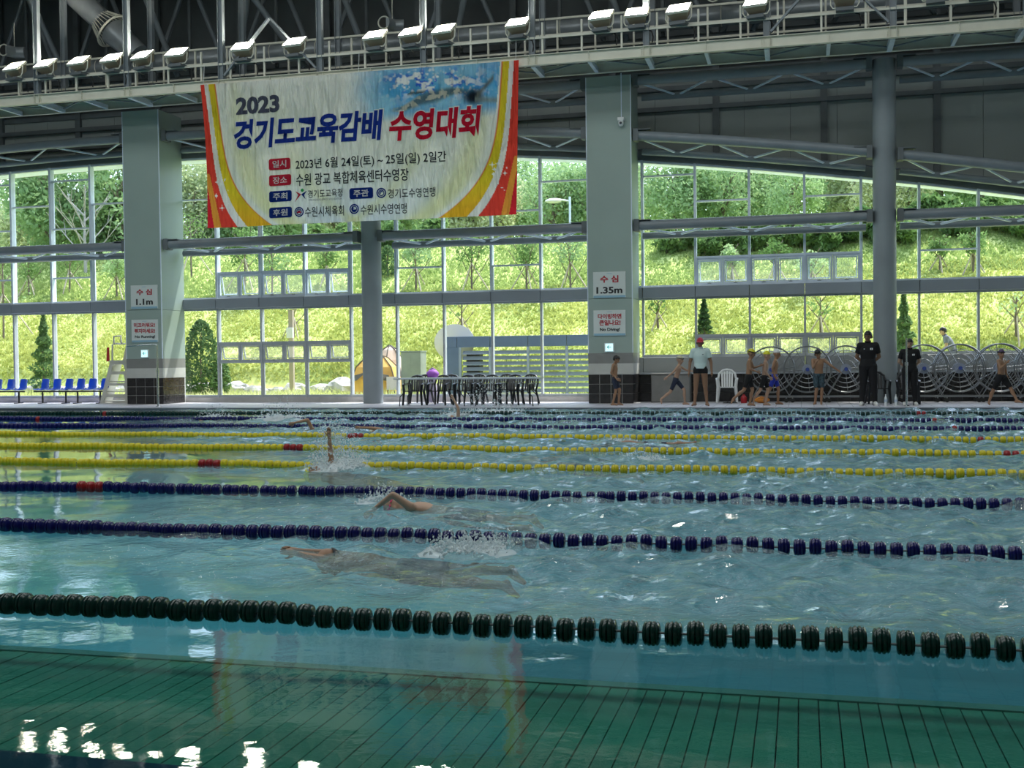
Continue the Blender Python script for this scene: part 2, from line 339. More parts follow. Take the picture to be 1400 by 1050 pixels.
# ------------------------------------------------------------------ window wall
WY = 31.4; BX = [0.11+1.445*k for k in range(-24, 9)]
def eave(X): return 7.52-.00352*(X+19.5)**2
SILL_L, SILL_R = .20, 1.27; L0, L1 = 2.90, 3.20
PILX = [(-33.0,-31.75), (at(171.5,420,30).x, at(221,420,30).x), (at(803.5,420,30).x, at(865,420,30).x), (8.12, 9.37)]; COLX = [-25.5, -11.85, 2.08]
def seg_of(X): return 1+sum(X > c for c in (-18.7, -11.85, -5, 2.08))
wins = {}
for i in range(1, 6): wins[i] = empty('window_%d' % i, kind='structure')
HOP_B = set(); 
for i, X in enumerate(BX):
    if -17.3 < X < -13 or -2.9 < X < 1: HOP_B.add(i)
TR = {}   # transoms above the ledge: bay index -> heights
def bay(X): return min(range(len(BX)), key=lambda i: abs(BX[i]-X))
for px, ys in ((5,(253,316,383)),(27+3,(283,)),(81+3,(247,313,380)),(138+3,(278,)),(249,(274,)),(551,(366,)),(680,(363,289)),(745,(248,)),(881,(241,)),(952,(275,)),(1100,(268,)),(1257,(262,342)),(310,(260,)),(431,(260,))):
    X = at(px+2, 300, WY).x; j = max(i for i in range(len(BX)) if BX[i] <= X+.25)
    TR[j] = [at(px+20, yy, WY).z for yy in ys]
pane_count = 0
def pane(win, x0, x1, z0a, z1a, z0b=None, z1b=None, y=None, m=None, parent=None):
    y = WY+.04 if y is None else y; z0b = z0a if z0b is None else z0b; z1b = z1a if z1b is None else z1b
    b = MB(); b.add([(x0,y,z0a),(x1,y,z0b),(x1,y,z1b),(x0,y,z1a)], [(0,1,2,3)])
    return b.build('pane', m or glass_m, parent or win)
def sash(win, x0, x1, z0, z1, tilt=False, m=None):
    b = MB(); w = .055; y0, y1 = WY-.05, WY+.03
    b.box(x0, x1, y0, y1, z0, z0+w).box(x0, x1, y0, y1, z1-w, z1).box(x0, x0+w, y0, y1, z0+w, z1-w).box(x1-w, x1, y0, y1, z0+w, z1-w)
    fr_ = b.build('sash', m or white_alu, win)
    # the opening leaf, hung at the top and pushed outwards a little
    o = MB(); ww = .03; a = .28 if tilt else .0; h = z1-z0-2*w-.01; ya = WY
    def P(x, t, d): return (x, ya+d+t*math.sin(a), z1-w-.005-t*math.cos(a))
    X0, X1 = x0+w+.012, x1-w-.012
    for (p, q, t0, t1) in ((X0, X1, 0, ww), (X0, X1, h-ww, h), (X0, X0+ww, ww, h-ww), (X1-ww, X1, ww, h-ww)):
        o.add([P(p,t0,0),P(q,t0,0),P(q,t1,0),P(p,t1,0),P(p,t0,.03),P(q,t0,.03),P(q,t1,.03),P(p,t1,.03)], [(0,3,2,1),(4,5,6,7),(0,1,5,4),(2,3,7,6),(0,4,7,3),(1,2,6,5)])
    if tilt:
        for xx in (X0+.02, X1-.02): o.tube([(xx, ya, z0+w+.03), P(xx, h*.45, 0), P(xx, h*.3, 0)], .006, 5)
    o.build('leaf_frame', m or white_alu, fr_)
    g_ = MB(); g_.add([P(X0+ww,ww,.015),P(X1-ww,ww,.015),P(X1-ww,h-ww,.015),P(X0+ww,h-ww,.015)], [(0,1,2,3)]); g_.build('pane', glass_h, fr_)
    hd = MB(); cx = (x0+x1)/2; hd.box(cx-.05, cx+.05, WY-.075, WY-.05, z0+.012, z0+.035).box(cx-.012, cx+.012, WY-.10, WY-.05, z0+.02, z0+.05); hd.build('handle', grey_alu, fr_)
def inpillar(X): return False
for i in range(len(BX)-1):
    x0, x1 = BX[i], BX[i+1]; s = seg_of((x0+x1)/2); win = wins[s]
    right = x0 > -4.9; sill = SILL_R if right else SILL_L
    mw = .055
    # mullions
    b = MB(); b.box(x0-mw/2, x0+mw/2, WY-.09, WY+.09, sill, L0); b.build('mullion', grey_alu, win)
    b = MB(); b.box(x0-mw/2-.005, x0+mw/2+.005, WY-.12, WY+.09, L1, eave(x0)+.28); b.build('mullion', white_alu, win)
    # bottom and top rails
    b = MB(); b.box(x0+mw/2, x1-mw/2, WY-.07, WY+.07, sill, sill+.07); b.build('bottom_rail', grey_alu, win)
    b = MB(); b.box(x0+mw/2, x1-mw/2, WY-.07, WY+.07, L0-.045, L0); b.build('top_rail', grey_alu, win)
    b = MB(); b.box(x0+mw/2, x1-mw/2, WY-.08, WY+.07, L1, L1+.05); b.build('bottom_rail', white_alu, win)
    ea, eb = eave(x0), eave(x1)
    b = MB(); b.add([(x0+mw/2,WY-.07,ea-.06),(x1-mw/2,WY-.07,eb-.06),(x1-mw/2,WY-.07,eb),(x0+mw/2,WY-.07,ea),(x0+mw/2,WY+.07,ea-.06),(x1-mw/2,WY+.07,eb-.06),(x1-mw/2,WY+.07,eb),(x0+mw/2,WY+.07,ea)],
        [(0,1,2,3),(7,6,5,4),(0,4,5,1),(3,2,6,7)]); b.build('top_rail', white_alu, win)
    xi, xj = x0+mw/2, x1-mw/2
    if i in HOP_B:
        xm = (x0+x1)/2
        zt = 1.86
        if not right: pane(win, xi, xj, sill+.07, SILL_R-.03); b = MB(); b.box(xi, xj, WY-.07, WY+.07, SILL_R-.03, SILL_R+.02); b.build('transom', grey_alu, win)
        sash(win, xi, xm-.005, SILL_R+.02, zt-.05, True, grey_alu); sash(win, xm+.005, xj, SILL_R+.02, zt-.05, True, grey_alu)
        b = MB(); b.box(xi, xj, WY-.07, WY+.07, zt-.05, zt+.02); b.build('transom', grey_alu, win)
        pane(win, xi, xj, zt+.02, L0-.045)
        sash(win, xi, xm-.005, L1+.05, 3.95, True); sash(win, xm+.005, xj, L1+.05, 3.95, True)
        b = MB(); b.box(xi, xj, WY-.08, WY+.07, 3.95, 4.01); b.build('transom', white_alu, win)
        zb = 4.01
    else:
        pane(win, xi, xj, sill+.07, L0-.045); zb = L1+.05
    for zz in sorted(TR.get(i, [])):
        if zz > zb+.2 and zz < min(ea, eb)-.15:
            pane(win, xi, xj, zb, zz-.02); b = MB(); b.box(xi, xj, WY-.07, WY+.05, zz-.02, zz+.025); b.build('transom', white_alu, win); zb = zz+.025
    pane(win, xi, xj, zb, ea-.06, zb, eb-.06)
# ledge band with joints
lg = empty('trim_1', kind='structure')
for i in range(len(BX)-1):
    b = MB(); b.bevbox(BX[i]+.006, BX[i+1]-.006, WY-.20, WY+.12, L0, L1, .012); b.build('ledge_panel', ledge_m, lg)
# floor kerb below the glass (left and centre), sill wall on the right
kb = MB(); kb.box(BX[0], -5.0, WY-.10, WY+.15, DECK, SILL_L); kb.build('baseboard_back', mat('kerb', (.48,.47,.46), .6, var=.1), kind='structure')
wr = empty('wall_sill', kind='structure')
for i in range(len(BX)-1):
    if BX[i] > -4.9 and BX[i+1] < 12:
        b = MB(); b.bevbox(max(BX[i], -4.33)+.005, BX[i+1]-.005, WY-.17, WY+.12, .86, SILL_R, .01); b.build('panel', wallp2, wr)
b = MB(); b.bevbox(-5.0, -4.23, WY-.17, WY+.12, .86, SILL_R, .01); b.build('panel', wallp2, wr)
b = MB(); b.box(-4.9, 11.6, WY-.24, WY-.1, .80, .86); b.build('rail', grey_alu, wr)
b = MB(); b.box(-4.9, 11.6, WY-.16, WY+.12, DECK, .80); b.build('grout_bed', mat('grout_dark', (.20,.20,.20), .8), wr)
tm = MB(); tm.bevbox(-.152, .152, -.014, .01, 0, .243, .004); tile_me = tm.mesh('tile', tile_m)
x = -4.17
while x < 6.4:
    for r_ in range(3): put('tile', tile_me, wr, (x, WY-.16, DECK+.004+r_*.249))
    x += .31
# ------------------------------------------------------------------ upper wall, eaves, ceiling
ub = empty('wall_back', kind='structure')
UY = 32.6
for k in range(46):
    x0 = -44+k*1.25
    za, zc = eave(x0)+.2, eave(x0+1.25)+.2
    b = MB(); xa_, xb_ = x0+.005, x0+1.245; b.add([(xa_,UY,za),(xb_,UY,zc),(xb_,UY,9.3),(xa_,UY,9.3),(xa_,UY+.08,za),(xb_,UY+.08,zc),(xb_,UY+.08,9.3),(xa_,UY+.08,9.3)], [(0,1,2,3),(7,6,5,4),(0,4,5,1),(1,5,6,2),(2,6,7,3),(3,7,4,0)]); b.build('panel', wallp, ub)
    b = MB(); b.add([(x0,UY+.1,za),(x0+1.25,UY+.1,zc),(x0+1.25,UY+.1,9.3),(x0,UY+.1,9.3),(x0,UY+.16,za),(x0+1.25,UY+.16,zc),(x0+1.25,UY+.16,9.3),(x0,UY+.16,9.3)], [(0,1,2,3),(7,6,5,4),(0,4,5,1),(1,5,6,2),(2,6,7,3),(3,7,4,0)]); b.build('backing', dark_m, ub)
b = MB(); b.box(-45, 14, UY+.1, UY+.2, 9.0, 14.2); b.build('upper_wall', dark_m, ub)
gz = at(872, 152, UY-.1).z; b = MB(); b.box(-45, 14, UY-.16, UY, gz-.06, gz+.06).box(-45, 14, UY-.16, UY, 8.82, 8.95).box(-45, 14, UY-.05, UY, 9.25, 9.4); b.build('girder', steel_d, ub)
for k in range(20):
    X = -43.3+k*2.93
    b = MB(); b.box(X-.09, X+.09, UY-.12, UY, eave(X)+.3, 13.9); b.build('post', steel_d, ub)
# sloped head lining between the arched glass top and the upper wall + white soffit outside
hl = MB(); N = 60; xs = [-44+i*58/N for i in range(N+1)]
vs = []; fs = []
for X in xs:
    e = eave(X); vs += [(X, WY-.14, e), (X, WY-.14, e+.28), (X, UY, e+.30), (X, UY, e+.05)]
for i in range(N): 
    q = i*4; fs += [(q,q+1,q+5,q+4),(q+1,q+2,q+6,q+5),(q+3,q+7,q+4,q)]
hl.add(vs, fs); hl.build('head_lining', steel_d, ub)
so_ = MB(); vs = []; fs = []
for X in xs:
    e = eave(X); vs += [(X, WY+.10, e-.02), (X, WY+1.0, e+.02), (X, WY+1.0, e+.10), (X, WY+.10, e+.34)]
for i in range(N):
    q = i*4; fs += [(q,q+4,q+5,q+1),(q+1,q+5,q+6,q+2),(q+2,q+6,q+7,q+3)]
so_.add(vs, fs); so_.build('soffit', mat('soffit_white', (.72,.84,1.0), .5), ub)
b = MB(); b.box(-45, 22, -14, 33.6, 14, 14.3); b.build('ceiling', dark_m, kind='structure')
inner = mat('inner_wall', (.40,.43,.42), .7)
b = MB(); b.box(-45.2, -45, -14, 33.6, -.3, 14.3); b.build('wall_left', inner, kind='structure')
b = MB(); b.box(22, 22.2, -14, 33.6, -.3, 14.3); b.build('wall_right', inner, kind='structure')
b = MB(); b.box(-45.2, 22.2, -14.2, -14, -.3, 14.3); b.build('wall_front', inner, kind='structure')
# ------------------------------------------------------------------ pillars and round columns
def pillar(x0, x1, lab):
    p = empty('pillar', kind='structure', loc=(0,0,0))
    y0, y1 = 30.0, 31.28
    b = MB(); b.box(x0, x1, y0, y1, 1.40, 2.85); b.build('panel', pil_m, p)
    b = MB(); b.box(x0, x1, y0, y1, 2.858, 8.75); b.build('panel', pil_m, p)
    b = MB(); b.box(x0, x1, y0, y1, 1.12, 1.40); b.build('grey_band', pil_mid, p)
    b = MB(); b.box(x0, x1, y0, y1, .83, 1.12); b.build('light_band', pil_lo, p)
    b = MB(); b.box(x0+.012, x1-.012, y0+.012, y1, DECK, .83); b.build('grout_bed', grout_m, p)
    b = MB(); b.box(x0-.003, x0+.02, y0-.003, y0+.02, 1.40, 8.75).box(x1-.02, x1+.003, y0-.003, y0+.02, 1.40, 8.75); b.build('corner_trim', white_alu, p)
    w = (x1-x0)/4; t = MB(); t.bevbox(-w/2+.006, w/2-.006, 0, .013, 0, .248, .003); me = t.mesh('tile', tile_m)
    t = MB(); t.box(-.013, 0, -w/2+.006, w/2-.006, 0, .248); ms = t.mesh('tile', tile_m)
    for r_ in range(3):
        for c in range(4):
            put('tile', me, p, (x0+w*(c+.5), y0, DECK+.006+r_*.259))
            put('tile', ms, p, (x1, y0+w*(c+.5)+.01, DECK+.006+r_*.259))
            put('tile', ms, p, (x0+.013, y0+w*(c+.5)+.01, DECK+.006+r_*.259))
    return p
for (x0, x1) in PILX[1:]: pillar(x0, x1, '')
for X in COLX[1:]:
    b = MB(); b.tube([(X, 30.4, DECK), (X, 30.4, 3), (X, 30.4, 6), (X, 30.4, 8.75)], [.285,.285,.285,.285], 32); b.build('column', mat('column_paint', (.26,.30,.32), .5, var=.08, vscale=1.5), smooth=True, kind='structure')
# ------------------------------------------------------------------ horizontal tube trusses across the glass
def ttruss(lab, x0, x1, zf):
    t = empty('tube_truss', lab, 'truss', group=None)
    n = 6; P = [(x0+.12+(x1-x0-.24)*i/n) for i in range(n+1)]
    Yf, Yb = 30.25, 31.05; dz = -.20 if 'mid-height' in lab else -.28
    b = MB(); b.tube([(X, Yf, zf(X)) for X in P], .135, 14); b.build('front_tube', steel_p, t, smooth=True)
    b = MB(); b.tube([(X, Yb, zf(X)+dz) for X in P], .095, 12); b.build('rear_tube', steel_p, t, smooth=True)
    for i in range(n//2):
        a, c, e = P[2*i], P[2*i+1], P[2*i+2]
        for (p, q) in ((a, c), (e, c)):
            b = MB(); b.tube([(p, Yf, zf(p)-.05), (q, Yb, zf(q)+dz)], .032, 8); b.build('web', white_alu, t, smooth=True)
    for (xa, s) in ((x0, 1), (x1, -1)):
        b = MB(); b.box(min(xa, xa+s*.14), max(xa, xa+s*.14), Yf-.16, Yf+.16, zf(xa)-.16, zf(xa)+.16).box(min(xa, xa+s*.45), max(xa, xa+s*.45), Yf-.13, Yf+.13, zf(xa)+.125, zf(xa)+.145); b.build('end_bracket', steel_d, t)
    return t
BAYS = [(-27.5,PILX[1][0]-.02,'left of the 1.1m pillar'), (PILX[1][1]+.03,-12.15,'from 1.1m pillar to middle column'), (-11.55,PILX[2][0]-.02,'from middle column to 1.35m pillar'), (PILX[2][1]+.03,1.78,'from 1.35m pillar to right column'), (2.38,8.1,'right of the right round column')]
for i, (x0, x1, w) in enumerate(BAYS):
    ttruss('mid-height tube truss '+w, x0, x1, lambda X: 4.79)
    ttruss('curved tube truss above the glass, '+w, x0, x1, lambda X: 8.0-.00352*(X+19.5)**2)
    if i >= 2: ttruss('straight tube truss under the catwalk, '+w, x0, x1, lambda X: 8.64)
# ------------------------------------------------------------------ catwalk with floodlights
cw = empty('catwalk', 'grey steel lamp catwalk with railing hanging along the window wall', 'catwalk', loc=(0,0,0))
CA, CB = 28.5, 29.75; X0, X1 = -30., 10.
def ibeam(y, z0, z1, w, name, m):
    b = MB(); b.box(X0, X1, y-w/2, y+w/2, z1-.015, z1).box(X0, X1, y-w/2, y+w/2, z0, z0+.015).box(X0, X1, y-.005, y+.005, z0+.015, z1-.015); b.build(name, m, cw)
ibeam(CA, 8.78, 9.05, .14, 'front_beam', steel_l); ibeam(CB, 8.78, 9.05, .12, 'rear_beam', steel_l)
for k in range(-3, 11):
    X = -21.28+2.93*k
    for (y, w) in ((CA, .15), (CB, .15)):
        b = MB(); b.box(X-w/2, X-w/2+.012, y-w/2, y+w/2, 9.052, 13.98).box(X+w/2-.012, X+w/2, y-w/2, y+w/2, 9.052, 13.98).box(X-w/2+.012, X+w/2-.012, y-.006, y+.006, 9.052, 13.98); b.build('column', steel_p, cw)
    b = MB(); b.box(X-.06, X+.06, CA+.08, CB-.07, 8.76, 8.92); b.build('cross_beam', white_alu, cw)
    b = MB()
    for s in (-.09, .09):
        for j in range(4): b.box(X+s*1.35-.012, X+s*1.35+.012, CA-.03, CA-.006, 8.83+j*.05, 8.85+j*.05)
    b.build('bolts', steel_l, cw)
    b = MB(); b.box(X-.08, X-.07, CA-.068, CA-.006, 8.797, 9.033).box(X+.07, X+.08, CA-.068, CA-.006, 8.797, 9.033); b.build('stiffener', steel_l, cw)
    X2 = X+1.465
    b = MB(); b.box(X2-.006, X2+.006, CA-.068, CA-.006, 8.797, 9.033); b.build('stiffener', steel_l, cw)
    b = MB(); b.box(X2-.045, X2+.045, CA+.08, CB-.07, 8.78, 8.90); b.build('cross_beam', white_alu, cw)
    for (a, c) in ((X, X2), (X+2.93, X2)):
        b = MB(); b.bar((a, CB-.1, 8.86), (c, CA+.1, 8.86), .05, .03); b.build('brace', steel_p, cw)
    for y in (CA, CB):
        for j in range(3):
            xp = X+.27+j*1.02
            if y == CB: xp += .13
            b = MB(); b.box(xp-.024, xp+.024, y-.024, y+.024, 9.052, 10.28 if y == CB else 9.86); b.build('railing_post', steel_l, cw)
for (y, z) in ((CA, 9.47), (CB, 9.47), (CB, 9.87), (CB, 10.3)):
    b = MB(); b.box(X0, X1, y-.055, y-.026, z-.027, z+.027); b.build('rail', steel_l, cw)
b = MB(); b.box(X0, X1, CA+.1, CB-.1, 9.052, 9.075); b.build('walkway', mat('walkway_mesh', (.035,.04,.04), .8), cw)
for k, dirs in ((2, 1), (7, 1), (8, 0), (4, 0)):
    X = -21.28+2.93*k
    if dirs:
        b = MB(); b.bar((X+.1, CA-.02, 9.15), (X+1.45, CA-.02, 10.6), .05, .11, (0,1,0)); b.build('diagonal', steel_p, cw)
        b = MB(); b.bar((X+2.83, CA-.02, 9.15), (X+1.5, CA-.02, 10.6), .05, .11, (0,1,0)); b.build('diagonal', steel_p, cw)
# floodlight
lamp_face = bpy.data.materials.new('lamp_face'); lamp_face.use_nodes = True; nn = lamp_face.node_tree; nn.nodes.clear()
e_ = nn.nodes.new('ShaderNodeEmission'); e_.inputs[0].default_value = (1,.93,.78,1); e_.inputs[1].default_value = 90; oo = nn.nodes.new('ShaderNodeOutputMaterial'); nn.links.new(e_.outputs[0], oo.inputs[0])
lamp_body = mat('lamp_body', (.50,.42,.30), .4, .3)  # beige puts the warm lens glare into the housing colour
def make_lamp():
    r = empty('floodlight')
    # head leaning back: lens looks up and out towards the pool
    Rm = Matrix.Rotation(math.radians(40), 4, 'X')
    def tr(b): b.v = [tuple(Rm @ Vector(v)) for v in b.v]; return b
    b = MB(); b.add([(-.20,-.17,0),(.20,-.17,0),(.20,.17,0),(-.20,.17,0),(-.14,-.10,-.20),(.14,-.10,-.20),(.14,.10,-.20),(-.14,.10,-.20)], [(3,2,1,0),(4,5,6,7),(0,1,5,4),(1,2,6,5),(2,3,7,6),(3,0,4,7)])
    h = tr(b).build('housing', lamp_body, r)
    b = MB(); b.box(-.185, .185, -.155, .155, .003, .008); tr(b).build('lens', lamp_face, h)
    b = MB(); b.box(-.21,.21,-.185,-.17,-.02,.03).box(-.21,.21,.17,.185,-.02,.03).box(-.215,-.20,-.17,.17,-.02,.03).box(.20,.215,-.17,.17,-.02,.03); tr(b).build('rim', steel_l, h)
    b = MB(); b.tube([(-.235,0,-.02),(-.235,-.02,-.2),(-.20,-.03,-.27),(.20,-.03,-.27),(.235,-.02,-.2),(.235,0,-.02)], .013, 6); b.build('bracket', steel_l, r)
    b = MB(); b.box(-.15,.15,-.12,.16,-.345,-.285); b.build('ballast_box', steel_d, r)
    b = MB(); b.tube([(.12,.1,-.33),(.24,.12,-.38),(.27,.12,-.5),(.25,.12,-.62)], .014, 6); b.build('cable', black_rub, r)
    return r
LX = [20,62,108,153,195,242,332,403,513,562,607,708,822,871,928,1034,1155,1279,1338]
LP = [(-22.04,9.76)]+[]
lp0 = make_lamp()
for i, px in enumerate(LX):
    py = {20:97,62:94,108:91,153:89,195:84,242:78,332:74,403:66,513:60,562:58,607:50,708:43,822:32,871:31,928:22,1034:12,1155:3,1279:-10,1338:-16}[px]
    P = at(px, py, CA-.1)
    o = lp0 if i == 0 else copy_tree(lp0)
    o.scale = (1.38, 1.25, 1.2); o.location = (P.x, CA-.1, 9.88); o.rotation_euler = (0, 0, random.uniform(-.1, .1)-.12)
    ll = 'lit floodlight on the catwalk rail, %s lamp from the left' % ORD[i+1]
    if px > 1200: ll = 'catwalk floodlight cut by the top edge, right of the right column'+(' nearest the corner' if px > 1300 else '')
    tag(o, ll, 'floodlight', 'floodlights along the catwalk')
# ducts and roof structure behind
b = MB(); b.tube([(-32,30.9,10.35),(12,30.9,10.35)], .27, 20)
dd = b.build('air_duct', duct_m, smooth=True); tag(dd, 'long grey round duct running behind the floodlights', 'duct')
for k in range(30):
    q = MB(); q.ring((0,0,0), .275, .012, 'y', 24, 4); 
    if k == 0: rm = q.mesh('joint_ring', steel_l, True)
    put('joint_ring', rm, dd, (-31+k*1.45, 30.9, 10.35), (0,0,math.pi/2))
A_ = at(60, -45, 30.0); B_ = at(141, 30, 30.2); dv = (B_-A_).normalized()
nz_ = empty('air_nozzle', 'big slanting round duct ending in a vaned grey nozzle, top left', 'duct')
b = MB(); b.tube([A_-dv*1.5, B_], .34, 24); b.build('duct', duct_m, nz_, smooth=True)
b = MB(); b.tube([B_+dv*.42, B_+dv*1.0, B_+dv*1.5], [.42,.36,.34], 24); b.build('collar', duct_m, nz_, smooth=True)
uu = dv.orthogonal().normalized(); ww = dv.cross(uu)
vm = MB()
for j in range(28):
    a = 2*math.pi*j/28; e1 = uu*math.cos(a)+ww*math.sin(a)
    b = MB(); b.bar(B_-dv*.06+e1*.35, B_+dv*.44+e1*.55, .014, .03, e1); b.build('vane', steel_l, nz_)
b = MB(); pr = [B_+dv*.42+(uu*math.cos(2*math.pi*j/32)+ww*math.sin(2*math.pi*j/32))*.55 for j in range(33)]; b.tube(pr, .035, 6, cap=False); b.build('outer_ring', steel_l, nz_, smooth=True)
for (px, py, nm) in ((13, 71, 'small round vent duct with open dark end at far left'), (530, 34, 'short round vent duct hanging above the banner'), (977, -3, 'round vent duct just cut by the top edge')):
    P = at(px, py, 29.9); v_ = empty('vent_duct', nm, 'duct', loc=P)
    b = MB(); b.tube([(0,-.22,0),(.12,.1,0),(.4,.2,0)], .17, 18, cap=True); b.build('tube', duct_m, v_, smooth=True)
    b = MB(); b.ring((-.02,-.24,0), .165, .02, 'y', 24, 6); b.build('rim', steel_l, v_, smooth=True)
    b = MB(); b.lathe([(.15,-.235),(.15,-.228)], axis='y', n=20); b.build('dark_opening', black_rub, v_)
    b = MB(); b.tube([(.1,.1,.15),(.1,.1,.9)], .012, 6); b.build('hanger', steel_l, v_)
rt = empty('roof_truss', 'dark round-tube roof truss web behind the catwalk', 'truss')
for z in (9.75, 13.4):
    b = MB(); b.tube([(-32, 31.9, z), (12, 31.9, z)], .11, 10); b.build('chord', steel_d, rt, smooth=True)
k = 0; x = -31.5
while x < 11:
    b = MB(); b.tube([(x, 31.9, 9.8), (x+1.45, 31.9, 13.3)], .075, 8); b.build('diagonal', steel_p, rt, smooth=True)
    b = MB(); b.tube([(x+2.9, 31.9, 9.8), (x+1.45, 31.9, 13.3)], .075, 8); b.build('diagonal', steel_p, rt, smooth=True)
    b = MB(); b.tube([(x+1.45, 31.9, 9.8), (x+1.45, 31.9, 13.3)], .06, 8); b.build('upright', steel_d, rt, smooth=True)
    x += 2.93
rt2 = empty('roof_truss', 'slanting thick tubes of the roof frame crossing above the catwalk', 'truss')
for (xa, xb) in ((-23.5,-22.2),(-19.6,-18.4),(-16.9,-14.2),(-15.2,-16.4),(-13.4,-12.2),(-8.4,-9.6),(-5.8,-4.6),(.6,-1.2)):
    b = MB(); b.tube([(xa, 30.3, 13.9), (xb, 31.3, 10.0)], .09, 10); b.build('tube', steel_p, rt2, smooth=True)
b = MB(); b.tube([(-32, 31.35, 9.95), (12, 31.35, 9.95)], .10, 10); b.build('chord', steel_d, rt2, smooth=True)
# ------------------------------------------------------------------ lettering
def text_obj(body, x0, x1, z0, z1, Y, m, parent, name='lettering', bold=.0, shear=0, extr=.002, res=3, fitw=True):
    """lettering in an X-Z plane facing -Y, fitted to the box x0..x1, z0..z1"""
    c = bpy.data.curves.new('t', 'FONT'); c.body = body; c.size = 1; c.offset = bold; c.shear = shear; c.resolution_u = res; c.space_line = 1.0; c.align_x = 'CENTER' if '\n' in body else 'LEFT'
    o = bpy.data.objects.new('t', c); COL.objects.link(o)
    dg = bpy.context.evaluated_depsgraph_get(); dg.update(); me = bpy.data.meshes.new_from_object(o.evaluated_get(dg)); bpy.data.objects.remove(o); bpy.data.curves.remove(c)
    n = len(me.vertices); co = np.zeros(n*3, 'f4'); me.vertices.foreach_get('co', co); co = co.reshape(-1, 3)
    mn, mxx = co.min(0), co.max(0); sx = (x1-x0)/(mxx[0]-mn[0]); sz = (z1-z0)/(mxx[1]-mn[1])
    X = x0+(co[:,0]-mn[0])*sx; Z = z0+(co[:,1]-mn[1])*sz
    if callable(Y): yy = np.array([Y(a, b) for a, b in zip(X, Z)])
    else: yy = np.full(n, Y)
    out = np.stack([X, yy, Z], 1); me.vertices.foreach_set('co', out.astype('f4').ravel()); me.update()
    me.materials.clear(); me.materials.append(m); me.name = name
    return put(name, me, parent)
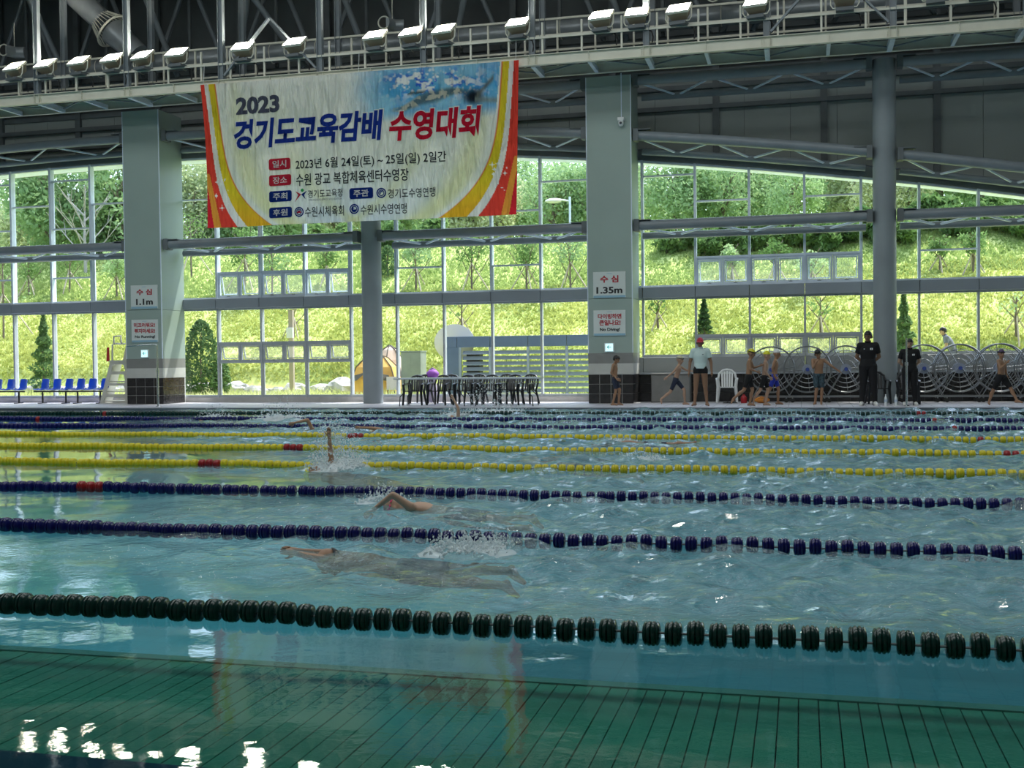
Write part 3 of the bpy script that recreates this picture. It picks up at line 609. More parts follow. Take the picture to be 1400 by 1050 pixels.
# ------------------------------------------------------------------ banner
BY = 28.36
BL0, BL1, BR0, BR1 = at(274,115,BY), at(285,312,BY), at(709,83,BY), at(706,293,BY)
bz1 = (BL0.z+BR0.z)/2; bz0 = (BL1.z+BR1.z)/2; bx0 = BL0.x; bx1 = BR0.x; BW_, BH_ = bx1-bx0, bz1-bz0
def bsurf(X, Z):
    u = (X-bx0)/BW_; v = (bz1-Z)/BH_
    return BY + .035*math.sin(u*9+v*1.5) + .02*math.sin(u*23+v*5)*v + .03*math.sin(v*3)*math.cos(u*5)
def banner():
    NX, NZ = 520, 236
    U, V = np.meshgrid(np.linspace(0, 1, NX), np.linspace(0, 1, NZ))
    X = bx0+U*BW_ ; X = X+(.16*V*(1-V)*1.0+.13*V)*(1-U)*1 - .10*V*U; Z = bz1-V*BH_ - .0*U
    Y = BY + .035*np.sin(U*9+V*1.5)+.02*np.sin(U*23+V*5)*V+.03*np.sin(V*3)*np.cos(U*5)
    P = np.stack([X, Y, Z], -1).reshape(-1, 3); idx = np.arange(NX*NZ).reshape(NZ, NX)
    F = np.stack([idx[:-1,:-1], idx[1:,:-1], idx[1:,1:], idx[:-1,1:]], -1).reshape(-1, 4)
    me = fast_mesh('banner', P, F)
    # printed picture
    u = U*BW_; v = V*BH_; W0 = BW_
    C = np.ones((NZ, NX, 3))*np.array([.90,.92,.88])
    def mixc(C, col, a): a = np.clip(a, 0, 1)[..., None]; return C*(1-a)+np.array(col)*a
    rn = np.random.RandomState(5)
    def nz2(fx, fy, seed, octs=4):
        r = np.random.RandomState(seed); out = np.zeros_like(U); amp = 1; tot = 0
        for o in range(octs):
            gx, gy = int(fx*2**o)+2, int(fy*2**o)+2; g = r.rand(gy+1, gx+1)
            xx = U*(gx-1); yy = V*(gy-1); xi = xx.astype(int); yi = yy.astype(int); a = xx-xi; b = yy-yi; a = a*a*(3-2*a); b = b*b*(3-2*b)
            out += amp*((g[yi,xi]*(1-a)+g[yi,xi+1]*a)*(1-b)+(g[yi+1,xi]*(1-a)+g[yi+1,xi+1]*a)*b); tot += amp; amp *= .6
        return out/tot
    # yellow tint fan + pale blue foot
    C = mixc(C, (.62,.72,.84), .7*np.clip((V-.55)*2.2, 0, 1)*np.exp(-((U-.5)/.26)**2))
    for (flip) in (0, 1):
        uu = U if not flip else 1-U
        q_ = 1.15 if flip else 1.0
        rr = q_*(.012+.02*V+.07*V**5); ya = rr+.014+.02*V**3; yb = rr+.035+.085*V**4; s = uu-yb+.062
        C = mixc(C, (.78,.78,.24), .7*np.exp(-((s-.125)/(.02+.04*V))**2)*(.3+.6*V)); C = mixc(C, (.74,.74,.20), .4*np.exp(-((s-.24-.1*V)/.03)**2)*V)
        C = mixc(C, (.86,.88,.84), .8*np.exp(-((s-.078)/.010)**2))
        C = mixc(C, (.80,.62,.04), (uu < yb) & (uu > ya))
        C = mixc(C, (.80,.16,.04), np.exp(-((uu-yb)/.0022)**2))
        C = mixc(C, (.86,.84,.82), (uu <= ya) & (uu > rr))
        C = mixc(C, (.85,.07,.05), uu <= rr)
        C = mixc(C, (.90,.38,.05), (uu < yb) & (uu > ya) & (V > .6) & (V > .6)) if False else mixc(C, (.88,.40,.03), ((uu < yb) & (uu > ya))*np.clip((V-.75)*3.5, 0, .7))
        C = mixc(C, (.92,.36,.06), (uu < .022+.10*(V-.75)) & (uu > .004+.075*(V-.75)) & (V > .62))
        C = mixc(C, (.80,.03,.05), (uu < .004+.075*(V-.75)) & (V > .62))
    # underwater photo panel, top right
    n1_ = nz2(14, 7, 1); n2_ = nz2(34, 18, 2); n3_ = nz2(90, 44, 3, 2)
    right = 1-.055-.03*V-.15*V**4
    cy = .175; 
    fade = smooth(.46, .62, U)*(U < right-.0)*(1-smooth(.27, .37, V+.04*(n1_-.5)))
    C = mixc(C, (.06,.42,.80), fade*np.clip(.95-.5*np.abs(V-.15)*2, 0, 1))
    C = mixc(C, (.35,.70,.90), fade*smooth(.45, .62, n1_)*.7)
    spl = fade*np.exp(-(((U-.74-.3*(V-.1))/.14)**2+((V-.10)/.10)**2))
    C = mixc(C, (.03,.12,.72), spl*smooth(.50, .60, n2_)*1.0)
    C = mixc(C, (.93,.96,.98), np.clip(spl*1.6, 0, 1)*smooth(.50, .62, n3_*.5+n2_*.5))
    # swimmer: legs and trunk as a dark wavy streak, shoulder and arm dark mass
    ln = V-(.275-.10*smooth(.60, .80, U)+.006*np.sin(U*60)); th = .012+.03*np.exp(-((U-.74)/.07)**2)
    body = np.exp(-(ln/th)**4)*smooth(.60, .66, U)*(1-smooth(.82, .86, U))
    C = mixc(C, (.10,.13,.13), body*.85); C = mixc(C, (.62,.60,.50), body*smooth(.5, .6, n3_)*.8)
    sh = np.exp(-((((U-.865)/.030)**2+((V-.215)/.055)**2)**2)); C = mixc(C, (.015,.02,.03), sh)
    arm = np.exp(-((V-.20+(U-.88)*2.2)/.022)**2)*(U > .875)*(U < .925); C = mixc(C, (.16,.17,.16), arm*.9)
    arm2 = np.exp(-((V-.235-(U-.88)*.25)/.02)**2)*(U > .87)*(U < right); C = mixc(C, (.24,.28,.27), arm2*.8)
    C = mixc(C, (.05,.10,.12), np.exp(-((V-.165)/.012)**2)*(U > .665)*(U < .73)*.9*(n3_ > .5))
    # stars
    for flip in (0, 1):
        r2 = np.random.RandomState(11+flip)
        for _ in range(11):
            cu = .03+.05*r2.rand(); cv = .66+.24*r2.rand(); rs = (.04 if r2.rand() < .6 else .09)
            if flip: cu = 1-cu
            dx = np.abs(u-cu*BW_); dy = np.abs(v-cv*BH_); star = (np.sqrt(dx/rs)+np.sqrt(dy/rs) < 1) | (np.hypot(dx, dy) < rs*.3)
            C = mixc(C, (.95,.95,.95), star)
    ca = me.attributes.new('print', 'FLOAT_COLOR', 'POINT'); ca.data.foreach_set('color', np.concatenate([C.reshape(-1, 3), np.ones((NX*NZ, 1))], 1).astype('f4').ravel())
    me.polygons.foreach_set('use_smooth', np.ones(len(F), bool))
    return me
def clothmat(name, col=None):
    m = bpy.data.materials.new(name); m.use_nodes = True; n = m.node_tree; n.nodes.clear()
    o = n.nodes.new('ShaderNodeOutputMaterial'); d = n.nodes.new('ShaderNodeBsdfDiffuse'); t = n.nodes.new('ShaderNodeBsdfTranslucent'); x = n.nodes.new('ShaderNodeMixShader'); x.inputs[0].default_value = .42
    if col is None:
        a = n.nodes.new('ShaderNodeAttribute'); a.attribute_name = 'print'; src = a.outputs['Color']
        for q in (d, t): n.links.new(src, q.inputs[0])
    else:
        for q in (d, t): q.inputs[0].default_value = (*col, 1)
    tc = n.nodes.new('ShaderNodeTexCoord'); mp = n.nodes.new('ShaderNodeMapping'); mp.inputs['Rotation'].default_value = (0, .45, 0); mp.inputs['Scale'].default_value = (2.6, .4, .5)
    mp2 = n.nodes.new('ShaderNodeMapping'); mp2.inputs['Rotation'].default_value = (0, -.5, 0); mp2.inputs['Scale'].default_value = (2.2, .4, .45)
    na = n.nodes.new('ShaderNodeTexNoise'); na.inputs['Scale'].default_value = 1.6; na.inputs['Detail'].default_value = 4
    nb = n.nodes.new('ShaderNodeTexNoise'); nb.inputs['Scale'].default_value = 1.3; nb.inputs['Detail'].default_value = 3
    n.links.new(tc.outputs['Object'], mp.inputs[0]); n.links.new(mp.outputs[0], na.inputs['Vector']); n.links.new(tc.outputs['Object'], mp2.inputs[0]); n.links.new(mp2.outputs[0], nb.inputs['Vector'])
    ad = n.nodes.new('ShaderNodeMath'); n.links.new(na.outputs[0], ad.inputs[0]); n.links.new(nb.outputs[0], ad.inputs[1])
    b = n.nodes.new('ShaderNodeBump'); b.inputs['Strength'].default_value = .9; b.inputs['Distance'].default_value = .4; n.links.new(ad.outputs[0], b.inputs['Height'])
    for q in (d, t): n.links.new(b.outputs[0], q.inputs['Normal'])
    n.links.new(d.outputs[0], x.inputs[1]); n.links.new(t.outputs[0], x.inputs[2]); n.links.new(x.outputs[0], o.inputs[0]); return m
ban = empty('banner', 'large cloth competition banner with Korean lettering and a swimmer picture', 'banner')
bme = banner(); bme.materials.append(clothmat('banner_cloth')); put('cloth', bme, ban)
CB_ = clothmat('print_blue', (.02,.05,.32)); CRd = clothmat('print_red', (.62,.02,.05)); CK = clothmat('print_black', (.03,.035,.05)); CG = clothmat('print_grey', (.10,.11,.16)); CWh = clothmat('print_white', (.85,.87,.85))
CDb = clothmat('print_navy', (.012,.035,.22)); CR2 = clothmat('print_crimson', (.55,.03,.06)); CGr = clothmat('print_green', (.05,.40,.12))
def bt(body, px0, px1, pyt, pyb, m, d=.012, name='lettering', **k):
    a = at(px0, pyb, BY); b_ = at(px1, pyb, BY); c = at((px0+px1)/2, pyt, BY); zc = (at((px0+px1)/2, pyb, BY).z)
    return text_obj(body, a.x, b_.x, zc, c.z, lambda x, z: bsurf(x, z)-d, m, ban, name, **k)
# rows: pixel heights are given at the middle of each line
bt('2023', 322, 382, 131, 155, CG, bold=.045)
for m, d, bo in ((CWh, .010, .066), (CB_, .016, .036)): bt('경기도교육감배', 319-(bo > .05)*2, 525+(bo > .05)*2, 157-(bo > .05)*1.5, 198+(bo > .05)*1.5, m, d, bold=bo, shear=.12, name='title_lettering')
for m, d, bo in ((CWh, .010, .066), (CRd, .016, .036)): bt('수영대회', 533-(bo > .05)*2, 658+(bo > .05)*2, 148-(bo > .05)*1.5, 190+(bo > .05)*1.5, m, d, bold=bo, shear=.12, name='title_lettering')
bt('2023년 6월 24일(토) ~ 25일(일) 2일간', 405, 610, 212, 229, CK, bold=.012)
bt('수원 광교 복합체육센터수영장', 406, 559, 234, 251, CK, bold=.012)
bt('경기도교육청', 422, 469, 259, 270, CK, bold=.006)
bt('GYEONGGIDO OFFICE OF EDUCATION', 423, 468, 271.5, 274, CG)
bt('경기도수영연맹', 531, 595, 257, 270, CK, bold=.008)
bt('수원시체육회', 418, 471, 282, 296, CK, bold=.008)
bt('수원시수영연맹', 494, 556, 279, 293, CK, bold=.008)
def bbox(px0, px1, pyt, pyb, m, t):
    a = at(px0, (pyt+pyb)/2, BY).x; b_ = at(px1, (pyt+pyb)/2, BY).x; z1 = at((px0+px1)/2, pyt, BY).z; z0 = at((px0+px1)/2, pyb, BY).z; r = .06
    q = MB(); pts = []
    for cx, cz, s in ((b_-r, z1-r, 0), (a+r, z1-r, 1), (a+r, z0+r, 2), (b_-r, z0+r, 3)):
        for i in range(5):
            an = math.pi/2*(s+i/4); x = cx+r*math.cos(an); z = cz+r*math.sin(an); pts.append((x, bsurf(x, z)-.014, z))
    q.add(pts, [tuple(range(len(pts)))]); q.build('label_patch', m, ban)
    w = b_-a; h = z1-z0
    text_obj(t, a+w*.18, b_-w*.18, z0+h*.18, z1-h*.18, lambda x, z: bsurf(x, z)-.026, CWh, ban, bold=.02)
bbox(367, 397.5, 216.5, 232, CR2, '일시'); bbox(367.5, 399, 239, 254, CR2, '장소'); bbox(368, 400, 261, 276, CDb, '주최'); bbox(478.5, 511, 257, 272, CDb, '주관'); bbox(368.5, 400.5, 283.5, 298, CDb, '후원')
def disc(px, py, r, m, d, ri=0, a0=0, a1=2*math.pi):
    P = at(px, py, BY); q = MB(); n_ = 20; vs = []
    for i in range(n_+1):
        a = a0+(a1-a0)*i/n_
        for rr in (ri, r): x = P.x+rr*math.cos(a); z = P.z+rr*math.sin(a); vs.append((x, bsurf(x, z)-d, z))
    q.add(vs, [(2*i, 2*i+1, 2*i+3, 2*i+2) for i in range(n_)]); q.build('emblem', m, ban)
for px, py in ((522, 264), (410, 290), (485, 286)):
    disc(px, py, .135, CDb, .012, .10); disc(px, py, .085, CDb, .014, .06)
disc(522, 264, .05, CDb, .014, .02, .5, 4); disc(410, 291.5, .06, CR2, .016, .0, 0, math.pi); disc(410, 288, .04, CDb, .016, .0, 3.14, 6.28); disc(485, 286, .06, CDb, .016, .02, 2, 6)
disc(414.5, 260.5, .045, CGr, .014)
for pts, m in ((((405,262),(413,266),(404,277),(409,267)), CR2), (((421,261),(413,266),(419,273),(417,267)), CDb)):
    q = MB(); q.add([(lambda P: (P.x, bsurf(P.x, P.z)-.014, P.z))(at(a, b_, BY)) for a, b_ in pts], [(0,1,3),(1,2,3)]); q.build('emblem', m, ban)
for px, py in ((278, 113), (490, 98), (705, 81)):   # cords
    P = at(px, py, BY); q = MB(); q.tube([(P.x, BY, P.z-.03), (P.x, CA-.07, 9.47)], .01, 5); q.build('cord', CWh, ban)
# ------------------------------------------------------------------ pillar signs, exit lights, camera
def sign(px0, px1, py0, py1, lines, lab):
    Y = 29.985; a = at(px0, (py0+py1)/2, Y).x; b_ = at(px1, (py0+py1)/2, Y).x; z1 = at((px0+px1)/2, py0, Y).z; z0 = at((px0+px1)/2, py1, Y).z
    s = empty('sign', lab, 'sign', loc=(0,0,0)); w, h = b_-a, z1-z0
    q = MB(); q.bevbox(a, b_, Y-.012, Y+.014, z0, z1, .006); q.build('board', paper, s)
    q = MB(); q.box(a+.01, b_-.01, Y-.014, Y-.0121, z0+.004, z0+h*.09).box(a+w*.42, a+w*.58, Y-.014, Y-.0121, z1-h*.08, z1-h*.06); q.build('blue_edge', sign_blue, s)
    for (t, u0, u1, v0, v1, m) in lines: text_obj(t, a+w*u0, a+w*u1, z0+h*v0, z0+h*v1, Y-.016, m, s, bold=.035)
sign(179, 215.5, 390, 422, [('수 심', .22, .80, .58, .84, ink_red), ('1.1m', .2, .83, .16, .42, ink_black)], 'white sign with depth 1.1m on the left pillar')
sign(180, 216, 437, 468, [('미끄러워요!', .1, .9, .66, .86, ink_red), ('뛰지마세요!', .12, .9, .40, .60, ink_red), ('No Running!', .13, .9, .16, .31, ink_black)], 'white no running sign on the left pillar')
sign(811, 855.5, 371.5, 407, [('수 심', .22, .78, .58, .86, ink_red), ('1.35m', .1, .9, .16, .42, ink_black)], 'white sign with depth 1.35m on the right pillar')
sign(811.5, 855.5, 424, 459, [('다이빙하면', .14, .87, .66, .86, ink_red), ('큰일나요!', .18, .84, .40, .62, ink_red), ('No Diving!', .2, .82, .15, .31, ink_black)], 'white no diving sign on the right pillar')
exit_e = mat('exit_lit', (.6,.9,.9), .4, emit=(.55,.95,1), estr=.9); exit_g = mat('exit_green', (.0,.25,.22), .4)
for px, py, lab in ((198, 483.5, 'small lit exit arrow light on the left pillar'), (833, 475, 'small lit exit arrow light on the right pillar')):
    P = at(px, py, 29.985); e = empty('exit_light', lab, 'sign', loc=(0,0,0)); 
    q = MB(); q.box(P.x-.13, P.x+.13, 29.965, 29.998, P.z-.12, P.z+.12); q.build('frame', white_pl, e)
    q = MB(); q.box(P.x-.10, P.x+.10, 29.96, 29.9649, P.z-.10, P.z+.10); q.build('lit_panel', exit_e, e)
    q = MB(); y = 29.957; q.add([(P.x-.065,y,P.z+.01),(P.x,y,P.z+.07),(P.x,y,P.z+.045),(P.x-.03,y,P.z+.018),(P.x+.06,y,P.z+.018),(P.x+.06,y,P.z+.002),(P.x-.03,y,P.z+.002),(P.x,y,P.z-.025),(P.x,y,P.z-.05)], [(0,8,7,6,3),(0,3,2,1),(3,6,5,4)]); q.build('arrow', exit_g, e)
P = at(849, 166, 29.9); c_ = empty('security_camera', 'white dome security camera on the right pillar with conduit above', 'camera')
q = MB(); q.box(P.x-.08, P.x+.08, 29.82, 30.0, P.z+.02, P.z+.10); q.build('mount', white_pl, c_)
q = MB(); q.lathe([(.075,.02),(.075,-.04),(.06,-.10),(.03,-.13),(.0,-.14)], c=(P.x, 29.9, P.z), n=16); q.build('dome', white_pl, c_, smooth=True)
q = MB(); q.ball((P.x, 29.84, P.z-.05), .035, 10, 8); q.build('lens', black_pl, c_, smooth=True)
q = MB(); q.box(P.x-.012, P.x+.012, 29.975, 29.999, P.z+.1, 8.8); q.build('conduit', white_alu, c_)

# ------------------------------------------------------------------ lane ropes
fl_g = mat('float_green', (.006,.038,.032), .25); fl_b = mat('float_blue', (.008,.010,.11), .25); fl_y = mat('float_yellow', (.62,.54,.02), .35); fl_r = mat('float_red', (.30,.015,.02), .3)
def float_mesh(m, name='float', n=12):
    b = MB(); b.lathe([(.018,-.040),(.040,-.038),(.050,-.034),(.056,-.026),(.050,-.022),(.058,-.012),(.058,-.004),(.050,-.001),(.058,.006),(.058,.014),(.050,.022),(.056,.028),(.050,.034),(.040,.038),(.018,.040)], axis='x', n=n); return b.mesh(name, m, True)
def surfz(x, y): return 0
ROPES = [(1,'green','nearest green lane rope with big dark floats',fl_g,[]),(2,'blue','navy blue lane rope second from the front',fl_b,[]),
 (3,'blue','navy blue lane rope third from the front with a short red stretch',fl_b,[(103,143)]),(4,'yellow','nearest of the three yellow lane ropes',fl_y,[(271,305)]),
 (5,'yellow','middle one of the three yellow lane ropes',fl_y,[(389,417),(1375,1392)]),(6,'yellow','farthest of the three yellow lane ropes',fl_y,[(475,500),(1331,1347)]),
 (7,'blue','blue lane rope just behind the yellow ones',fl_b,[(1298,1312)]),(8,'blue','far blue lane rope next to the far green one',fl_b,[(50,56),(1274,1286)]),(9,'green','farthest green lane rope beside the far pool edge',fl_g,[(140,146),(1252,1263)])]
fm = {}
for m in (fl_g, fl_b, fl_y, fl_r): fm[m.name] = float_mesh(m, 'float', 12)
for (k, cname, lab, m, reds) in ROPES:
    Y = 5.2331+2.5*(k-1); Z = .018
    r = empty('lane_rope', lab, 'lane rope', loc=(0, Y, Z))
    xa, xb = at(-40, 600, Y).x-1.0, at(1440, 600, Y).x+(4.5 if k < 5 else 3)
    xa = max(xa, PX0+.1); xb = min(xb, PX1-.1)
    q = MB(); q.tube([(PX0, 0, 0), (PX1, 0, 0)], .006, 5); q.build('cable', steel_d, r)
    pitch = .102
    rr = [(at(a, 600, Y).x, at(b_, 600, Y).x) for a, b_ in reds]
    N = int((xb-xa)/pitch); far = MB(); farr = MB(); base = fm[m.name]
    bv = [tuple(v.co) for v in base.vertices]; bf = [tuple(p.vertices) for p in base.polygons]
    for i in range(N):
        x = xa+i*pitch
        if k >= 3 and random.random() < .03: x += .02
        red = any(a <= x <= b_ for a, b_ in rr)
        dz = random.uniform(-.006, .006)+.006*math.sin(x*2.1+k); dy = .02*math.sin(x*.5+k)
        if k <= 4: put('float', fm['float_red' if red else m.name], r, (x, dy, dz), (random.uniform(0, .5), 0, random.uniform(-.06, .06)+.01))
        else: (farr if red else far).add([(v[0]+x, v[1]+dy, v[2]+dz) for v in bv], bf)
    if k > 4:
        far.build('float_row', m, r, smooth=True, kind='stuff'); 
        if farr.v: farr.build('red_float_row', fl_r, r, smooth=True, kind='stuff')

# ------------------------------------------------------------------ furniture
def armchair(name='armchair'):
    r = empty(name)
    # seat 0.46 wide, front towards -y
    b = MB(); b.add([(-.22,-.22,.40),(.22,-.22,.40),(.19,.20,.385),(-.19,.20,.385),(-.22,-.22,.425),(.22,-.22,.425),(.19,.20,.41),(-.19,.20,.41)], [(3,2,1,0),(4,5,6,7),(0,1,5,4),(1,2,6,5),(2,3,7,6),(3,0,4,7)]); seat = b
    bk = MB()
    arch = [(-.21,.21,.42),(-.235,.26,.60),(-.21,.30,.76),(-.12,.325,.845),(0,.33,.87),(.12,.325,.845),(.21,.30,.76),(.235,.26,.60),(.21,.21,.42)]
    bk.tube(arch, .030, 6)
    for i in range(-2, 3): x = i*.068; bk.bar((x*.9,.20,.41), (x,.325,.84-.02*abs(i)), .046, .012, (0,1,0))
    arms = []
    for s in (-1, 1):
        a = MB(); a.tube([(s*.225,.27,.64),(s*.262,.10,.645),(s*.268,-.12,.635),(s*.262,-.22,.60)], [(.016,.03)]*4, 6); arms.append(a)
    legs = []
    for sx in (-1, 1):
        l = MB(); l.tube([(sx*.255,-.24,.62),(sx*.235,-.235,.42),(sx*.265,-.27,0)], [(.034,.024),(.036,.026),(.027,.02)], 6); legs.append(l)
        l = MB(); l.tube([(sx*.20,.20,.42),(sx*.25,.30,0)], [(.036,.026),(.027,.02)], 6); legs.append(l)
    return r, seat, bk, arms, legs
def make_chair(m):
    r, s, bk, arms, legs = armchair()
    s.build('seat', m, r); bk.build('backrest', m, r)
    for a in arms: a.build('armrest', m, r)
    for l in legs: l.build('leg', m, r)
    return r
ch = make_chair(white_pl); P = at(994, 547, Z=DECK); ch.location = (at(994, 530, 30.5).x, 30.5, DECK); tag(ch, 'white plastic armchair by the dark tiled wall', 'chair'); ch.rotation_euler = (0, 0, .05)
bc = make_chair(black_pl)
CHL = [(577,30.45,0,'black plastic armchair in front of the purple bag, far row behind the table'),(614,30.45,.05,'black plastic armchair in the far row, second from the left'),
 (651,30.5,-.04,'black plastic armchair in the far row, third from the left'),(690,30.4,.03,'black plastic armchair in the far row, fourth from the left'),
 (719,29.9,-.25,'black plastic armchair standing out past the right end of the table'),
 (567,29.3,.08,'black plastic armchair at the left end of the row pushed up to the table'),(601,29.3,-.05,'black plastic armchair pushed up to the table, second from left'),
 (636,29.35,.04,'black plastic armchair pushed up to the table, third from left'),(669,29.3,.0,'black plastic armchair pushed up to the table, fourth from left'),(700,29.3,-.06,'black plastic armchair pushed up to the table, its right end'),
 (1200,29.7,.12,'black armchair behind the tall man in the black polo'),(1241,29.45,-.05,'black armchair behind the person with black cap')]
for i, (px, Y, rz, lab) in enumerate(CHL):
    o = bc if i == 0 else copy_tree(bc)
    back = i < 5
    o.location = (at(px, 540, Y).x, Y, DECK); o.scale = (1, 1, .91); o.rotation_euler = (0, 0, rz)
    tag(o, lab, 'chair', 'black plastic armchairs' )
# near-side chairs turn their backs to the pool
tbl_m = mat('table_top', (.50,.54,.60), .35)
def table(px0, px1, Y, lab):
    x0, x1 = at(px0, 520, Y-.35).x, at(px1, 520, Y-.35).x; t = empty('folding_table', lab, 'table', loc=(0, 0, 0))
    b = MB(); b.bevbox(x0, x1, Y-.38, Y+.38, .755, .795, .008); b.build('tabletop', tbl_m, t)
    for x, s in ((x0+.28, 1), (x1-.28, -1)):
        for y in (Y-.30, Y+.30):
            b = MB(); b.tube([(x, y, .755), (x, y, .42), (x-.12*s, y, .30), (x-.14*s, y, DECK)], .014, 6); b.build('leg', black_pl, t)
        b = MB(); b.tube([(x, Y-.30, .62), (x, Y+.30, .62)], .012, 6); b.build('brace', black_pl, t)
table(538, 641, 28.72, 'long folding table by the glass, left one of the pair'); table(642, 735, 28.72, 'long folding table by the glass, right one of the pair')
# purple bag on the chair, lavender towel under it
P = at(590, 512, 30.45); b = MB(); b.ball((0,0,0), (.19,.15,.14), 12, 8, .05); b.tube([(-.1,0,.12),(0,-.02,.18),(.1,0,.12)], .015, 6); bag = b.build('bag', purple_m, smooth=True); bag.location = (at(590, 512, 30.75).x, 30.85, .86); tag(bag, 'round purple bag beside the folding table', 'bag')
b = MB(); b.ball((0,0,0), (.17,.12,.36), 10, 7, .08); o = b.build('bag', lav_m, smooth=True); o.location = (at(590, 530, 30.85).x, 30.85, .41); tag(o, 'pale lavender sack under the round purple bag', 'bag')
# blue shell seats on beams
def shell():
    b = MB(); w = .195
    prof = [(-.20,.455),(-.17,.43),(.0,.415),(.12,.42),(.17,.47),(.20,.58),(.235,.74),(.225,.765)]
    vs = []
    for i, (y, z) in enumerate(prof):
        ww = w*(1 if i < 5 else (.98, .93, .70)[i-5])
        for j in range(7):
            t = j/6*2-1; cur = .035*t*t
            vs.append((ww*t, y-(cur if i > 4 else 0), z+(cur if i <= 4 else 0)))
    n_ = len(vs); th = .012
    vs2 = [(x, y+th*.7, z-th*.7) for x, y, z in vs]; f = []
    for i in range(len(prof)-1):
        for j in range(6):
            q = i*7+j; f += [(q, q+1, q+8, q+7), (n_+q, n_+q+7, n_+q+8, n_+q+1)]
    for i in range(len(prof)-1):
        for j in (0, 6): q = i*7+j; f.append((q, q+7, n_+q+7, n_+q))
    for j in range(6): f += [(j, n_+j, n_+j+1, j+1), ((len(prof)-1)*7+j, (len(prof)-1)*7+j+1, n_+(len(prof)-1)*7+j+1, n_+(len(prof)-1)*7+j)]
    b.add(vs, f and [tuple(q for q in g) for g in []]); b.v = []; b.add(vs+vs2, f); return b.mesh('seat', blue_pl, True)
sme = shell()
def bench(pxs, Y, lab, x_ext=()):
    r = empty('seat_row', lab, 'bench', loc=(0,0,0)); xs = [at(p, 530, Y).x for p in pxs]
    for x in xs: put('seat', sme, r, (x, Y, DECK-.02+.02), (0, 0, -.35))
    b = MB(); b.box(min(xs)-.22, max(xs)+.22, Y-.03, Y+.03, .40, .445); b.build('beam', black_pl, r)
    for x in ([xs[0]+.1, xs[-1]+.02] if len(xs) < 5 else [xs[0]-.02+.1, xs[2]+.05, xs[3]+.05, xs[5]]):
        b = MB(); b.box(x-.02, x+.02, Y-.02, Y+.02, DECK+.02, .40); b.build('leg', black_pl, r)
        b = MB(); b.box(x-.02, x+.02, Y-.22, Y+.18, DECK, DECK+.022); b.build('foot', black_pl, r)
bench([-26, -9, 8, 25], 30.7, 'row of blue shell seats cut by the left edge'); bench([55, 71.5, 88, 104, 120, 137], 30.7, 'row of six blue shell seats beside the lifeguard chair')
# lifeguard chair
lc = empty('lifeguard_chair', 'tall white moulded lifeguard chair with step openings by the left pillar', 'chair')
def plate(outer, holes, T, name, m, parent, smooth_=False):
    c = bpy.data.curves.new('p', 'CURVE'); c.dimensions = '2D'; c.fill_mode = 'BOTH'; c.extrude = T/2
    for pl in [outer]+holes:
        s = c.splines.new('POLY'); s.points.add(len(pl)-1); s.use_cyclic_u = True
        for i, (a, b_) in enumerate(pl): s.points[i].co = (a, b_, 0, 1)
    o = bpy.data.objects.new('p', c); COL.objects.link(o); dg = bpy.context.evaluated_depsgraph_get(); dg.update()
    me = bpy.data.meshes.new_from_object(o.evaluated_get(dg)); bpy.data.objects.remove(o); bpy.data.curves.remove(c); me.name = name
    me.materials.clear(); me.materials.append(m); return put(name, me, parent)
def rrect(cx, cz, w0, w1, h, r):
    pts = []
    for sx, sz, s in ((1,1,0),(-1,1,1),(-1,-1,2),(1,-1,3)):
        w = w1 if sz > 0 else w0
        for i in range(5):
            a = math.pi/2*(s+i/4); pts.append((cx+sx*(w/2-r)+r*math.cos(a), cz+sz*(h/2-r)+r*math.sin(a)))
    return pts
YL = 30.62; S_ = lambda px, py: (at(px, py, YL).x, at(px, py, YL).z)
q0 = S_(137, 551); q1 = S_(176, 551); q2 = S_(175, 495); q3 = S_(151, 495)
zb, zt = DECK, q3[1]; xL0, xR0, xL1, xR1 = q0[0], q1[0], q3[0], q2[0]
holes = []
for i, (t0, t1) in enumerate(((.02,.15),(.22,.43),(.49,.70),(.75,.94))):
    tm_ = (t0+t1)/2; L = xL0+(xL1-xL0)*tm_+.13; Rr = xR0+(xR1-xR0)*tm_-.12; holes.append(rrect((L+Rr)/2+.0, zb+(zt-zb)*tm_, Rr-L+.05, Rr-L-.02, (t1-t0)*(zt-zb), .055))
pl = plate([(xL0, zb), (xR0, zb), (xR1, zt), (xL1, zt)], holes, .05, 'step_front', cream_pl, lc); pl.rotation_euler = (math.pi/2, 0, 0); pl.location = (0, YL, 0)
b = MB(); b.add([(xR0-.02,YL+.03,zb),(xR0,YL+.03,zb),(xR1,YL+.03,zt),(xR1-.02,YL+.03,zt),(xR0-.02,YL+.60,zb),(xR0,YL+.60,zb),(xR1,YL+.6,zt),(xR1-.02,YL+.6,zt)], [(0,1,2,3),(7,6,5,4),(0,4,5,1),(1,5,6,2),(2,6,7,3),(3,7,4,0)]); b.build('side_panel', cream_pl, lc)
b = MB(); b.add([(xL0,YL+.03,zb),(xL0+.02,YL+.03,zb),(xL1+.02,YL+.03,zt),(xL1,YL+.03,zt),(xL0,YL+.60,zb),(xL0+.02,YL+.60,zb),(xL1+.02,YL+.6,zt),(xL1,YL+.6,zt)], [(0,1,2,3),(7,6,5,4),(0,4,5,1),(1,5,6,2),(2,6,7,3),(3,7,4,0)]); b.build('side_panel', cream_pl, lc)
for i in range(4):
    z = zb+.05+i*.3; b = MB(); b.box(xL0+.15+i*.06, xR0-.06, YL+.03, YL+.45-i*.05, z, z+.03); b.build('step', cream_pl, lc)
zs = zt; b = MB(); b.box(xL1-.02, xR1+.05, YL-.05, YL+.6, zs, zs+.05); b.build('seat', cream_pl, lc)
